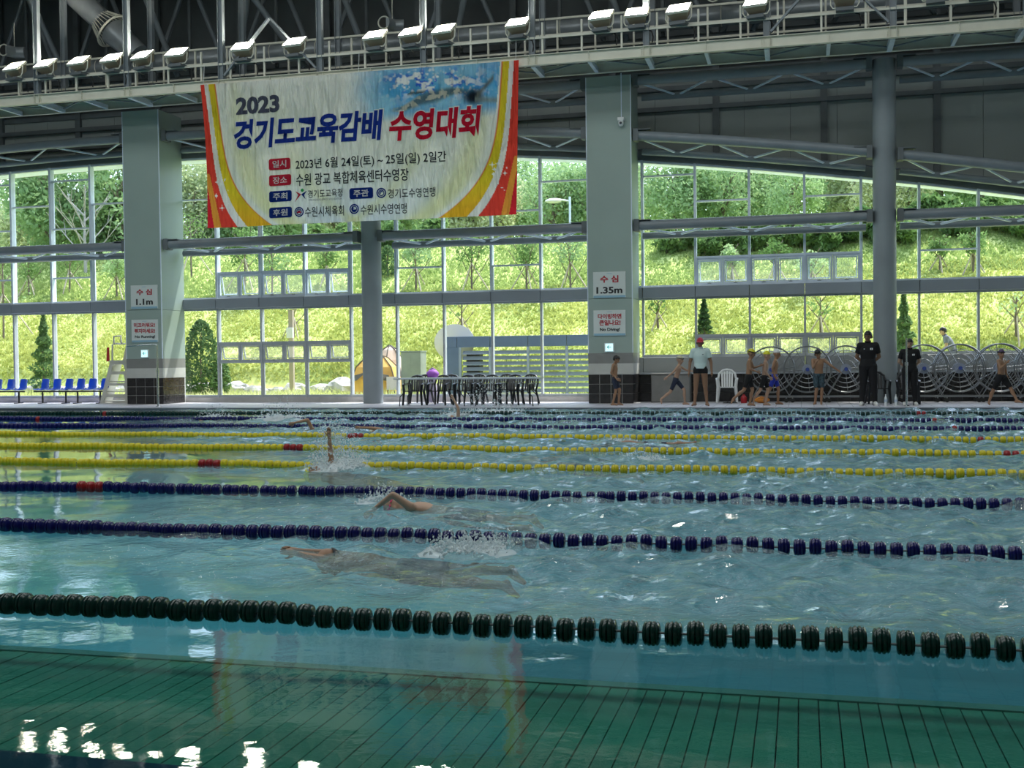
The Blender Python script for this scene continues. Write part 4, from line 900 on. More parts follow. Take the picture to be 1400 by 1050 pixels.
b = MB(); b.add([(xL1+.1,YL+.5,zs+.05),(xR1+.05,YL+.5,zs+.05),(xR1+.18,YL+.62,zs+.72),(xL1+.2,YL+.62,zs+.72),(xL1+.1,YL+.55,zs+.05),(xR1+.05,YL+.55,zs+.05),(xR1+.18,YL+.66,zs+.72),(xL1+.2,YL+.66,zs+.72)], [(0,1,2,3),(7,6,5,4),(0,4,5,1),(1,5,6,2),(2,6,7,3),(3,7,4,0)]); b.build('backrest', cream_pl, lc)
for x in (xL1+.05, xR1+.02):
    b = MB(); b.tube([(x,YL+.02,zs+.05),(x+.03,YL,zs+.52),(x+.05,YL+.1,zs+.56),(x+.09,YL+.58,zs+.56)], .026, 8); b.build('armrest', cream_pl, lc, smooth=True)
b = MB(); b.tube([(xL1+.12,YL+.02,zs+.55),(xL1+.12,YL+.02,zs+.78),(xL1+.36,YL+.02,zs+.80),(xL1+.38,YL+.02,zs+.55)], .028, 8); b.build('grab_handle', cream_pl, lc, smooth=True)
b = MB(); b.tube([(xL1-.07,YL-.02,zs+.02),(xL1-.06,YL-.02,zs+.45)], [.05,.035], 10); o = b.build('rescue_tube', red_pl, smooth=True); tag(o, 'dark red rescue tube hanging on the lifeguard chair', 'float')
# steel poles at the pool edge
def pole(px, ytop, xl, lab):
    Y = 28.15; X = at(px, 540, Y).x; zt = at(px, ytop, Y).z; r = empty('backstroke_pole', lab, 'pole', loc=(X, Y, DECK))
    b = MB(); b.tube([(0,0,0),(0,0,1.0)], .028, 10); b.build('lower_tube', chrome, r, smooth=True)
    b = MB(); b.tube([(0,0,1.0),(0,0,zt-DECK)], .02, 10); b.build('upper_tube', chrome, r, smooth=True)
    b = MB(); b.lathe([(.04,.96),(.04,1.04)], n=12); b.build('clamp', chrome, r)
    b = MB(); b.lathe([(.07,0),(.07,.015),(.035,.03)], n=14); b.build('base_flange', chrome, r)
    if xl: b = MB(); b.tube([(0,0,zt-DECK),(-.06,0,zt-DECK+.03),(-.95,0,zt-DECK-.02)], .016, 8); b.build('cross_arm', chrome, r, smooth=True)
pole(216, 472, True, 'thin steel pole with a side arm at the left pillar'); pole(1239.5, 462, False, 'thin steel pole in front of the person in black cap')
# bottles, flip-flops, things on the floor
bt_m = glassmat('bottle_plastic', (.9,.95,.97)); 
for px, lab in ((1211, 'clear water bottle left one of two on the deck'), (1225, 'clear water bottle right one of two on the deck')):
    r = empty('water_bottle', lab, 'bottle', loc=(at(px, 550, 28.5).x, 28.5, DECK))
    b = MB(); b.lathe([(.033,0),(.036,.02),(.034,.10),(.036,.16),(.030,.20),(.013,.235),(.013,.25)], n=14); b.build('body', mat('bottle_pet', (.75,.8,.82), .1, trans=0) if 'bottle_pet' not in MT else MT['bottle_pet'], r, smooth=True)
    b = MB(); b.lathe([(.016,.25),(.016,.275)], n=12); b.build('cap', white_pl, r)
    b = MB(); b.lathe([(.0365,.09),(.0365,.15)], n=14); b.build('label_wrap', mat('wrap', (.5,.6,.75), .4) if 'wrap' not in MT else MT['wrap'], r)
for px, py, rz, lab in ((995, 548, .1, 'black flip-flop on the deck, left under the white chair'), (1002, 548.6, -.3, 'black flip-flop on the deck, right of the white chair legs')):
    P = at(px, py, Z=DECK); P.y = 30.0; r = empty('flip_flop', lab, 'sandal', loc=(at(px, 548, 30.05).x, 30.05, DECK), rz=rz)
    b = MB(); b.tube([(-.12,0,.012),(-.05,0,.012),(.06,0,.012),(.12,0,.012)], [(.012,.03),(.012,.036),(.012,.045),(.012,.03)], 10); b.build('sole', black_rub, r)
    b = MB(); b.tube([(-.02,-.04,.02),(.03,0,.06),(-.02,.04,.02)], .01, 6); b.build('strap', black_rub, r)
for px, lab, m in ((1017, 'small red canister on the deck behind the boys', red_pl), (1041.5, 'orange bag lying on the deck behind the boys', hose_m)):
    X = at(px, 545, 30.15).x
    if m is red_pl: b = MB(); b.lathe([(.07,0),(.08,.02),(.08,.14),(.05,.19),(.03,.2),(.03,.23)], n=16); o = b.build('canister', m, smooth=True); tag(o, lab, 'canister')
    else: b = MB(); b.ball((0,0,.08), (.20,.13,.08), 14, 8, .06); b.tube([(-.1,-.1,.12),(0,-.13,.17),(.1,-.1,.12)], .015, 6); o = b.build('bag', m, smooth=True); tag(o, lab, 'bag')
    o.location = (X, 30.15, DECK)
# stone-grey box against the wall
b = MB(); bx = at(891, 540, 30.75).x; bx2 = at(944, 540, 30.75).x; r = empty('storage_box', 'grey metal storage box against the dark tiles by the right pillar', 'box')
b.bevbox(bx, bx2, 30.62, 31.10, DECK, .80, .02); b.build('body', mat('box_grey', (.22,.22,.21), .45, var=.1), r)
b = MB(); b.bevbox(bx-.01, bx2+.01, 30.60, 31.12, .80, .84, .01); b.build('lid', mat('box_lid', (.28,.28,.27), .4), r)
# ------------------------------------------------------------------ lane rope reels
def make_reel():
    r = empty('reel')
    for y in (-.16, .16):
        b = MB(); b.ring((0, y, .86), .60, .019, n=48, m=6); b.build('rim', reel_m, r, smooth=True)
        for R_ in (.48, .36, .24):
            b = MB(); b.ring((0, y+(.01 if y > 0 else -.01), .86), R_, .007, n=40, m=5); b.build('inner_ring', reel_m, r, smooth=True)
        for k in range(4):
            a = math.pi/2*k+(.52 if y < 0 else .1); b = MB(); b.tube([(.06*math.cos(a), y, .86+.06*math.sin(a)), (.60*math.cos(a), y, .86+.60*math.sin(a))], .011, 6); b.build('spoke', reel_m, r)
        hb = MB(); hb.lathe([(.135, y-.02), (.135, y+.02)], c=(0,0,.86), axis='y', n=20); hb.build('hub', mat('hub_grey', (.30,.34,.42), .4) if 'hub_grey' not in MT else MT['hub_grey'], r)
    b = MB(); b.tube([(0,-.26,.86),(0,.26,.86)], .025, 10); b.build('axle', reel_m, r)
    b = MB(); b.lathe([(.05,-.27),(.05,-.22)], c=(0,0,.86), axis='y', n=12); b.build('bearing', mat('bearing_blue', (.05,.09,.35), .4) if 'bearing_blue' not in MT else MT['bearing_blue'], r)
    for y in (-.24, .24):
        for s in (-1, 1): b = MB(); b.tube([(s*.05, y, .86), (s*.47, y, .16)], .012, 6); b.build('leg', reel_m, r)
        b = MB(); b.box(-.56, .56, y-.02, y+.02, .13, .17); b.build('base_bar', reel_m, r)
    for s in (-.54, .54):
        b = MB(); b.box(s-.02, s+.02, -.22, .22, .13, .17); b.build('cross_bar', reel_m, r)
        for y in (-.24, .24):
            w = MB(); w.lathe([(.02,y-.02),(.06,y-.016),(.06,y+.016),(.02,y+.02)], c=(s,0,.06), axis='y', n=14); wo_ = w.build('caster_wheel', black_rub, r)
            w = MB(); w.box(s-.015, s+.015, y-.03, y+.03, .10, .13); w.build('caster_fork', reel_m, wo_)
    return r
RX = [1054, 1104, 1157, 1260, 1314, 1371, 1428]
rl = make_reel(); RXO = [0,0,0,.08,0,0,0]
for i, px in enumerate(RX):
    o = rl if i == 0 else copy_tree(rl)
    o.location = (at(px, 510, 30.35).x+RXO[i], 30.72, DECK); o.rotation_euler = (0, 0, random.uniform(-.02, .02))
    for c in o.children:
        pass
    tag(o, ['steel lane-rope reel behind the two yellow-capped boys','steel lane-rope reel just left of the boy with one arm out','steel lane-rope reel between that boy and the man in black polo','steel lane-rope reel directly behind the person in black cap','steel lane-rope reel, second to the right of the round column','steel lane-rope reel behind the boy at the right end','steel lane-rope reel cut by the right edge'][i], 'reel', 'lane-rope storage reels')
# ------------------------------------------------------------------ people
def skinmat(name, c): 
    m = mat(name, c, .5, var=.08, vscale=6); m.node_tree.nodes['Principled BSDF'].inputs['Subsurface Weight'].default_value = 0; return m
skin_k = skinmat('skin_tan', (.34,.19,.11)); skin_l = skinmat('skin_light', (.46,.29,.20)); skin_d = skinmat('skin_brown', (.27,.15,.09))  # three skin tones, the last one a darker brown
hair_m = mat('hair_black', (.012,.010,.010), .5); face_m = mat('face_dark', (.05,.025,.02), .5); lip_m = mat('lip', (.35,.12,.10), .5)
cap_y = mat('cap_yellow', (.72,.68,.02), .35); cap_w = mat('cap_white', (.75,.78,.80), .35); cap_cr = mat('cap_cream', (.55,.52,.38), .4, var=.3, vscale=12); cap_r = mat('cap_red', (.50,.02,.05), .5); cap_p = mat('cap_purple', (.10,.06,.14), .5); cap_pk = mat('cap_pink', (.90,.04,.22), .3); cap_k = mat('cap_black', (.012,.012,.014), .5)
tee_m = mat('tee_mint', (.60,.74,.72), .8, bump=.3, bscale=9); blk_c = mat('cloth_black', (.008,.008,.010), .85); navy_c = mat('cloth_navy', (.012,.02,.05), .6); blue_c = mat('cloth_blue', (.01,.03,.40), .5); plaid = mat('cloth_slate', (.03,.06,.08), .7, var=.8, vscale=22); shirt_g = mat('shirt_grey_blue', (.17,.18,.24), .8); shoe_w = mat('shoe_white', (.75,.75,.72), .5); white_c = mat('patch_white', (.85,.85,.85), .6)
BASE = dict(pelvis=(0,0,.96), waist=(0,0,1.10), chest=(.0,0,1.28), neck=(-.01,0,1.46), head=(.02,0,1.62),
  ls=(-.005,.175,1.41), le=(-.02,.225,1.13), lw=(.04,.235,.89), rs=(-.005,-.175,1.41), re=(-.02,-.225,1.13), rw=(.04,-.235,.89),
  lh=(0,.088,.93), lk=(.015,.10,.50), la=(-.02,.105,.085), lt=(.13,.115,.03), rh=(0,-.088,.93), rk=(.015,-.10,.50), ra=(-.02,-.105,.085), rt=(.13,-.115,.03))
def bone_d(P, a, b):
    ab = b-a; t = np.clip(((P-a)@ab)/max(ab@ab, 1e-9), 0, 1); return np.linalg.norm(P-(a+t[:,None]*ab), axis=1), t
def person(label, px, Y, height, heading, pose={}, child=0, skin=skin_k, build=1.0, clothes=(), head_kind=('hair', hair_m), face=0, rot=None, loc=None, goggles=False, hands=True, cat='person', shoes=None, z0=DECK, brim=False, sink=True, hat2=None, voxel=.012):
    J = {k: np.array(v, float) for k, v in BASE.items()}
    for k, v in pose.items(): J[k] = np.array(v, float)
    s = height/1.75
    hs = 1+.16*child                         # children have larger heads for their height
    hd = J['head']-J['neck']; hd = hd/np.linalg.norm(hd); lean = hd
    b = MB(); B = build
    def cap(a, c, r0, r1, side=None, flat=1):
        a = Vector(a); c = Vector(c); d = (c-a).normalized(); pts = []; rs = []
        for t in (-1, -.7, -.35): pts.append(a+d*r0*t*.9); rs.append(r0*math.sqrt(max(.02, 1-t*t)))
        for t in (0, .25, .5, .75, 1): pts.append(a.lerp(c, t)); rs.append(r0+(r1-r0)*t)
        for t in (.35, .7, 1): pts.append(c+d*r1*t*.9); rs.append(r1*math.sqrt(max(.02, 1-t*t)))
        b.tube(pts, rs, 12)
    # trunk: elliptical sections, side vector y
    sv = Vector(J['ls']-J['rs']).normalized()
    pv, wa, chs, nk = [Vector(J[k]) for k in ('pelvis', 'waist', 'chest', 'neck')]
    upv = (nk-chs).normalized()
    pts = [pv+Vector((0,0,-.10)) if rot is None or True else pv, pv+Vector((0,0,-.05)), pv, wa, wa.lerp(chs, .5), chs, chs+upv*.09, nk-upv*.03, nk+upv*.01]
    tr = [(.07*B,.06*B),(.135*B,.09*B),(.150*B,.098*B),(.128*B,.085*B),(.138*B,.092*B),(.158*B,.104*B),(.160*B,.092*B),(.10*B,.065*B),(.058,.055)]
    b.tube(pts, tr, 20, side=sv)
    for q in ('l', 'r'):
        S_, E_, W_ = J[q+'s'], J[q+'e'], J[q+'w']; H_, K_, A_, T_ = J[q+'h'], J[q+'k'], J[q+'a'], J[q+'t']
        cap(nk-upv*.06, S_, .055*B, .060*B)
        cap(S_, E_, .054*B, .040*B); cap(E_, W_, .040*B, .026*B)
        m_ = S_*.7+E_*.3; cap(m_, m_+(E_-S_)*.15, .050*B, .048*B)
        cap(H_, K_, .090*B, .056*B); cap(K_, A_, .054*B, .036)
        c_ = K_*.72+A_*.28+np.array([-.015,0,0]); cap(c_, K_*.5+A_*.5+np.array([-.01,0,0]), .056*B, .046*B)
        heel = A_+(A_-T_)*np.array([.35,.35,0])+np.array([0,0,-.035]); cap(heel, A_*.5+T_*.5+np.array([0,0,.0]), .034, .038); cap(A_*.5+T_*.5, T_, .036, .024); cap(A_, A_*.6+T_*.4, .036, .034)
        hdv = (W_-E_)/np.linalg.norm(W_-E_); cap(W_, W_+hdv*.07, .028, .034)
    cap(nk-upv*.03, Vector(J['head'])-Vector(lean)*.04, .050, .052)
    hc = Vector(J['head']); fwd = Vector((1,0,0)); fa = math.radians(face); fwd = Vector((math.cos(fa), math.sin(fa), 0)); hu = Vector(lean); fwd = (fwd-hu*fwd.dot(hu)).normalized(); hsd = hu.cross(fwd)
    def hp(f, l, u): return hc+fwd*f*hs+hsd*l*hs+hu*u*hs
    def blob(c, rf, rl, ru, n=16, k=12):
        q = MB(); q.ball((0,0,0), (rf*hs, rl*hs, ru*hs), n, k); q.v = [tuple(Vector(c)+fwd*v[0]+hsd*v[1]+hu*v[2]) for v in q.v]; b.add(q.v, q.f)
    blob(hp(-.012,0,.03), .098, .076, .100); blob(hp(.022,0,-.035), .066, .058, .078); blob(hp(.045,0,-.092), .034, .034, .028)
    q = [hp(.080,0,.02), hp(.108,0,-.022), hp(.088,0,-.036)]; b.tube(q, [.010*hs,.016*hs,.013*hs], 8)
    for e in (-1, 1): blob(hp(-.005, e*.078, -.01), .022, .012, .032, 8, 6)
    me0 = b.mesh('tmp', skin); o = bpy.data.objects.new('tmp', me0); COL.objects.link(o)
    md = o.modifiers.new('r', 'REMESH'); md.mode = 'VOXEL'; md.voxel_size = voxel; md.use_smooth_shade = True
    sm = o.modifiers.new('s', 'SMOOTH'); sm.factor = .5; sm.iterations = 3
    dg = bpy.context.evaluated_depsgraph_get(); dg.update(); me = bpy.data.meshes.new_from_object(o.evaluated_get(dg)); bpy.data.objects.remove(o); bpy.data.meshes.remove(me0)
    nv = len(me.vertices); co = np.zeros(nv*3, 'f4'); me.vertices.foreach_get('co', co); co = co.reshape(-1, 3).astype(float)
    no = np.zeros(nv*3, 'f4'); me.vertices.foreach_get('normal', no); no = no.reshape(-1, 3).astype(float)
    nf = len(me.polygons); fv = np.zeros(nf*4, 'i4') if all(len(p.vertices) == 4 for p in me.polygons) else None
    if fv is not None: me.polygons.foreach_get('vertices', fv); fv = fv.reshape(-1, 4)
    bones = {'trunk1': ('pelvis','waist',.11), 'trunk2': ('waist','chest',.11), 'trunk3': ('chest','neck',.10), 'head': ('neck','head',.0)}
    for q in ('l', 'r'): bones.update({q+'ua': (q+'s',q+'e',.05), q+'fa': (q+'e',q+'w',.035), q+'th': (q+'h',q+'k',.075), q+'sh': (q+'k',q+'a',.045), q+'ft': (q+'a',q+'t',.035)})
    names = list(bones); D = []; T = []
    for nme in names:
        a, c, r_ = bones[nme]; d, t = bone_d(co, J[a], J[c]); D.append(d-r_); T.append(t)
    D = np.array(D); T = np.array(T); who = D.argmin(0)
    # head: decided by height above neck
    hh = (co-J['neck'])@lean; arm_names = [i for i, nme in enumerate(names) if nme[1:] in ('ua', 'fa')]
    ish = (hh > .075) & (np.linalg.norm(co-J['head'], axis=1) < .17*hs) & ~np.isin(who, arm_names); who[ish] = names.index('head'); who[(who == names.index('head')) & ~ish] = names.index('trunk3')
    # hands and face details are joined to the same mesh
    ex = MB(); ex.v = [tuple(v) for v in co]; ex.f = [tuple(f) for f in fv]; ex.m = [0]*nf
    if hands:
        for q in ('l', 'r'):
            E_, W_ = Vector(J[q+'e']), Vector(J[q+'w']); d = (W_-E_).normalized(); sd_ = Vector((1,0,0)) if abs(d.x) < .8 else Vector((0,0,1)); sd_ = (sd_-d*sd_.dot(d)).normalized(); nn_ = d.cross(sd_)
            for k, (off, ln) in enumerate(((-.026,.055),(-.009,.070),(.009,.074),(.026,.066))):
                p0 = W_+d*.075+sd_*off; p1 = p0+d*ln*.6; p2 = p1+d*ln*.35+nn_*.012*(1 if q == 'l' else -1); ex.tube([p0, p1, p2], [.010,.009,.007], 6)
            p0 = W_+d*.03+sd_*.025; ex.tube([p0, p0+sd_*.03+d*.03, p0+sd_*.035+d*.06], [.012,.010,.008], 6)
    ex.cm = 1
    for e in (-1, 1):
        c = hp(.074, e*.030, .012); q = MB(); q.ball((0,0,0), (.012, .015, .007), 8, 5); ex.add([tuple(c+fwd*v[0]+hsd*v[1]+hu*v[2]) for v in q.v], q.f)
        c = hp(.080, e*.030, .034); q = MB(); q.ball((0,0,0), (.008, .020, .004), 8, 4); ex.add([tuple(c+fwd*v[0]+hsd*v[1]+hu*v[2]) for v in q.v], q.f)
    ex.cm = 2
    c = hp(.082, 0, -.062); q = MB(); q.ball((0,0,0), (.010, .024, .007), 8, 4); ex.add([tuple(c+fwd*v[0]+hsd*v[1]+hu*v[2]) for v in q.v], q.f); ex.cm = 0
    zmin = co[:,2].min() if rot is None else 0
    S4 = Matrix.Scale(s, 4) @ Matrix.Translation((0,0,-zmin))
    def fin(mm): mm.transform(S4); return mm
    body = bpy.data.meshes.new('body'); body.from_pydata(ex.v, [], ex.f)
    for m_ in (skin, face_m, lip_m): body.materials.append(m_)
    body.polygons.foreach_set('material_index', ex.m); body.polygons.foreach_set('use_smooth', [True]*len(body.polygons)); fin(body)
    root = empty('person', label, cat)
    if rot is None: root.location = (at(px, 550, Y).x, Y, z0); root.rotation_euler = (0, 0, math.radians(heading))
    else: root.matrix_world = Matrix.Translation(loc) @ rot.to_4x4()
    put('body', body, root)
    def shell(name, sel, th, m_, z=None, parent=None):
        fm_ = sel[fv].all(1); used, inv = np.unique(fv[fm_], return_inverse=True)
        if len(used) < 3: return
        V = co[used]+no[used]*th; F = inv.reshape(-1, 4)
        V2 = co[used]+no[used]*(th-.006); n_ = len(V)
        # close the rim
        ed = {}
        for f in F:
            for i in range(4): a, c = int(f[i]), int(f[(i+1)%4]); ed[(a, c)] = 1
        rim = [(a, c, c+n_, a+n_) for (a, c) in ed if (c, a) not in ed]; rim = [(r_[1], r_[0], r_[3], r_[2]) for r_ in rim]
        me_ = bpy.data.meshes.new(name); me_.from_pydata([tuple(v) for v in np.vstack([V, V2])], [], [tuple(int(i) for i in f) for f in F]+rim)
        me_.materials.append(m_); me_.polygons.foreach_set('use_smooth', [True]*len(me_.polygons)); fin(me_); return put(name, me_, parent or root)
    idx = {nme: i for i, nme in enumerate(names)}
    def on(*ns): return np.isin(who, [idx[x] for x in ns])
    tt = T[who, np.arange(nv)]
    belly = (co-J['pelvis'])@(J['waist']-J['pelvis'])/np.linalg.norm(J['waist']-J['pelvis'])
    for (kind, m_) in clothes:
        th_ = on('lth', 'rth'); tk = on('trunk1')
        if kind == 'jammer': shell('swim_shorts', (tk & (belly < .05)) | (th_ & (tt < .82)), .006, m_)
        elif kind == 'shorts': shell('swim_shorts', (tk & (belly < .04)) | (th_ & (tt < .92)), .018, m_)
        elif kind == 'brief': shell('swim_brief', (tk & (belly < .03)) | (th_ & (co[:,2] > .845)), .006, m_)
        elif kind == 'tee': shell('t_shirt', on('trunk2', 'trunk3') | (tk & (belly > -.005)) | (on('lua', 'rua') & (tt < .62)), .022, m_)
        elif kind == 'polo': 
            shell('polo_shirt', on('trunk2', 'trunk3') | (tk & (belly > -.03)) | (on('lua', 'rua') & (tt < .66)), .020, m_)
        elif kind == 'pants': shell('trousers', tk | th_ | on('lsh', 'rsh'), .022, m_)
        elif kind == 'shoes': shell('shoes', on('lft', 'rft') | (on('lsh', 'rsh') & (tt > .97)), .010, m_)
        elif kind == 'patch':
            for (yo, w_, m2) in ((.075, .030, white_c),):
                q = MB(); c = Vector(J['chest'])+Vector((.128*B,yo,.055)); q.box(c.x-.004, c.x+.004, c.y-w_, c.y+w_, c.z-.022, c.z+.022); pm = q.mesh('chest_patch', m2); fin(pm); po = put('chest_patch', pm, root)
                q = MB(); q.box(c.x+.0041, c.x+.006, c.y-.010, c.y+.010, c.z-.010, c.z+.010); pm = q.mesh('chest_mark', blk_c); fin(pm); put('chest_mark', pm, po)
            q = MB(); c = Vector(J['chest'])+Vector((.128*B,-.085,.055)); q.box(c.x-.004, c.x+.004, c.y-.014, c.y+.014, c.z-.006, c.z+.008); pm = q.mesh('chest_logo', MT['cap_white']); fin(pm); put('chest_logo', pm, root)
        elif kind == 'logo':
            q = MB(); c = Vector(J['chest'])+Vector((.126*B,.075,.05)); q.box(c.x-.004, c.x+.004, c.y-.02, c.y+.02, c.z-.006, c.z+.006); pm = q.mesh('chest_logo', navy_c); fin(pm); put('chest_logo', pm, root)
    rel = co-np.array(hc); rf = rel@np.array(fwd)/hs; ru = rel@np.array(hu)/hs; rl = rel@np.array(hsd)/hs
    kind, m_ = head_kind; ih = on('head')
    if kind == 'hair': sel = ih & ((ru > .048) | ((rf < -.01) & (ru > -.045)) | ((rf < .03) & (ru > .015))) ; hx = shell('hair', sel, .016, m_)
    elif kind == 'cap': sel = ih & (ru > .035-.25*np.clip(-rf, -.1, .12)) ; hx = shell('swim_cap', sel, .011, m_)
    elif kind == 'hat': sel = ih & (ru > .045-.12*np.clip(-rf, -.1, .12)); hx = shell('cap', sel, .016, m_)
    if kind == 'hat':
        q = MB(); vs = []; n_ = 10
        for i in range(n_+1):
            a = -1.25+2.5*i/n_
            for (R_, dz) in ((.075, .058), (.115+.055*math.cos(a), .044)):
                for zz in (0, .007): p = hp(R_*math.cos(a)*(1.12), R_*math.sin(a)*.75, dz+zz); vs.append(tuple(p))
        fs = []
        for i in range(n_): c0 = i*4; fs += [(c0, c0+2, c0+6, c0+4), (c0+1, c0+5, c0+7, c0+3), (c0+2, c0+3, c0+7, c0+6)]
        q.add(vs, fs); pm = q.mesh('cap_brim', m_, True); fin(pm); put('cap_brim', pm, hx or root)
        if hat2 is None:
            sel2 = ih & (ru < .02) & (rf < .02) & (ru > -.02) & (np.abs(rl) > .02)
            shell('hair', sel2, .012, hair_m)
    if goggles:
        q = MB(); ps = []
        for i in range(17):
            a = 2*math.pi*i/16; ps.append(hp(-.012+.108*math.cos(a), .088*math.sin(a), .05+.0*math.cos(a)))
        q.tube(ps, [(.012,.004)]*17, 6, cap=False, side=tuple(hu))
        for e in (-1, 1):
            c = hp(.098, e*.034, .055); q2 = MB(); q2.ball((0,0,0), (.014, .026, .018), 8, 6); q.add([tuple(c+fwd*v[0]+hsd*v[1]+hu*v[2]) for v in q2.v], q2.f)
        pm = q.mesh('goggles', blk_c, True); fin(pm); put('goggles', pm, root)
    return root, J, s
# boys and adults on the deck: heading 0 = towards the right of the photograph, -90 = towards the camera
WALK_A = dict(lk=(.16,.09,.53), la=(.10,.09,.12), lt=(.24,.10,.05), rk=(.04,-.09,.50), ra=(-.10,-.09,.085), rt=(.05,-.10,.03))
person('boy with black hair in dark swim shorts walking past the right pillar', 841, 28.75, 1.29, -8, dict(rk=(.06,-.09,.51), ra=(-.06,-.09,.085), rt=(.10,-.10,.03), lk=(.14,.09,.54), la=(.10,.09,.09), lt=(.25,.10,.03), le=(-.10,.20,1.14), lw=(.05,.20,.95), re=(-.07,-.21,1.14), rw=(.10,-.17,.96), head=(.06,0,1.60)), 1, skin_k, .96, [('jammer', navy_c)])
person('boy in cream swim cap striding towards the man in the mint shirt', 925, 29.0, 1.30, 0, dict(pelvis=(-.02,0,.90), waist=(.02,0,1.04), chest=(.07,0,1.21), neck=(.10,0,1.39), head=(.13,0,1.55), ls=(.09,.17,1.34), rs=(.09,-.17,1.34), lh=(-.02,.088,.87), rh=(-.02,-.088,.87),
   le=(.32,.22,1.20), lw=(.56,.15,1.16), re=(-.08,-.24,1.14), rw=(-.28,-.28,.98), lk=(.26,.09,.52), la=(.27,.09,.085), lt=(.42,.09,.03), rk=(-.20,-.09,.46), ra=(-.52,-.09,.22), rt=(-.50,-.10,.06)), 1, skin_l, .95, [('jammer', navy_c)], ('cap', cap_cr), goggles=True)
r_, J_, s_ = person('man in red cap, mint t-shirt and black swim brief facing the pool', 958, 28.45, 1.70, -90, dict(lk=(.0,.12,.5), la=(-.02,.155,.085), lt=(.10,.21,.03), rk=(.0,-.12,.5), ra=(-.02,-.155,.085), rt=(.10,-.21,.03), le=(-.02,.265,1.13), lw=(.04,.285,.89), re=(-.02,-.265,1.13), rw=(.04,-.285,.89)), 0, skin_d, 1.08, [('brief', blk_c), ('tee', tee_m), ('logo', blk_c)], ('hat', cap_r))
LUNGE = lambda: dict(pelvis=(0,0,.93), waist=(.01,0,1.07), chest=(.03,0,1.25), neck=(.04,0,1.43), head=(.08,0,1.59), ls=(.03,.17,1.38), rs=(.03,-.17,1.38), lh=(0,.088,.90), rh=(0,-.088,.90), lk=(.10,.09,.50), la=(.02,.09,.085), lt=(.17,.10,.03), rk=(-.14,-.09,.50), ra=(-.40,-.09,.28), rt=(-.44,-.10,.13))
person('boy in yellow swim cap and black shorts, leftmost of the three lined up', 1024, 28.35, 1.42, 0, dict(LUNGE(), ra=(-.46,-.09,.24), rt=(-.52,-.10,.10), le=(.14,.2,1.16), lw=(.32,.14,1.22), re=(.06,-.22,1.13), rw=(.24,-.14,1.05)), 1, skin_k, .97, [('jammer', blk_c)], ('cap', cap_y), goggles=True)
person('boy in yellow swim cap with arms lowered, middle of the three lined up', 1045.5, 28.6, 1.36, 0, dict(LUNGE(), ra=(-.34,-.09,.22), rt=(-.34,-.10,.06), re=(.02,-.20,1.12), rw=(.16,-.14,.93), le=(.02,.2,1.12), lw=(.15,.1,.92)), 1, skin_l, .93, [('jammer', blk_c)], ('cap', cap_y))
person('boy in white swim cap and blue shorts, rightmost of the three lined up', 1059, 29.15, 1.40, 0, dict(LUNGE(), ra=(-.30,-.09,.18), rt=(-.24,-.10,.04), re=(-.06,-.20,1.13), rw=(.03,-.18,.90), lk=(.12,.09,.50), la=(.10,.09,.085), lt=(.25,.10,.03)), 1, skin_k, .95, [('jammer', blue_c)], ('cap', cap_w))
person('boy in slate swim shorts stretching one arm out, facing the pool', 1119.5, 29.1, 1.38, -80, dict(ls=(.0,.17,1.41), le=(.10,.36,1.24), lw=(.10,.58,1.08), re=(.12,-.20,1.18), rw=(.22,-.12,1.32), lk=(.10,.08,.5), la=(.02,.07,.085), lt=(.16,.04,.03), rk=(.10,-.09,.5), ra=(.0,-.11,.085), rt=(.12,-.18,.03), head=(.06,-.03,1.60)), 1, skin_k, 1.0, [('shorts', plaid)], ('hair', hair_m))
BACKH = dict(le=(-.09,.25,1.15), lw=(-.14,.09,1.0), re=(-.09,-.25,1.15), rw=(-.14,-.09,1.0))
person('tall man in black polo and trousers, hands behind his back', 1187, 28.6, 1.80, -92, dict(BACKH, lk=(.0,.125,.5), la=(-.02,.155,.085), lt=(.12,.18,.03), rk=(.0,-.11,.5), ra=(-.02,-.145,.085), rt=(.12,-.17,.03)), 0, skin_d, 1.14, [('pants', blk_c), ('polo', blk_c), ('patch', blk_c), ('shoes', shoe_w)], ('hair', hair_m), face=-18)
person('person in black polo and black cap standing behind the steel pole', 1244, 28.6, 1.60, -88, dict(BACKH, lk=(.0,.11,.5), la=(-.02,.14,.085), lt=(.12,.16,.03), rk=(.0,-.10,.5), ra=(-.02,-.13,.085), rt=(.12,-.15,.03)), 0, skin_l, 1.12, [('pants', blk_c), ('polo', blk_c), ('patch', blk_c), ('shoes', shoe_w)], ('cap', cap_k), face=-20)
person('boy in dark purple cap and black shorts striding right, at the right end', 1369, 28.7, 1.36, -35, dict(pelvis=(0,0,.90), waist=(0,0,1.04), chest=(.0,0,1.22), neck=(-.01,0,1.40), head=(.0,0,1.56), ls=(0,.17,1.35), rs=(0,-.17,1.35), lh=(0,.09,.87), rh=(0,-.09,.87), lk=(.22,.15,.52), la=(.42,.13,.16), lt=(.58,.14,.10), rk=(-.20,-.09,.48), ra=(-.34,-.10,.10), rt=(-.30,-.14,.03), le=(.02,.23,1.10), lw=(.06,.22,.90), re=(.10,-.24,1.14), rw=(.20,-.12,1.28)), 1, skin_k, 1.05, [('shorts', blk_c)], ('cap', cap_p), face=-40, goggles=True)
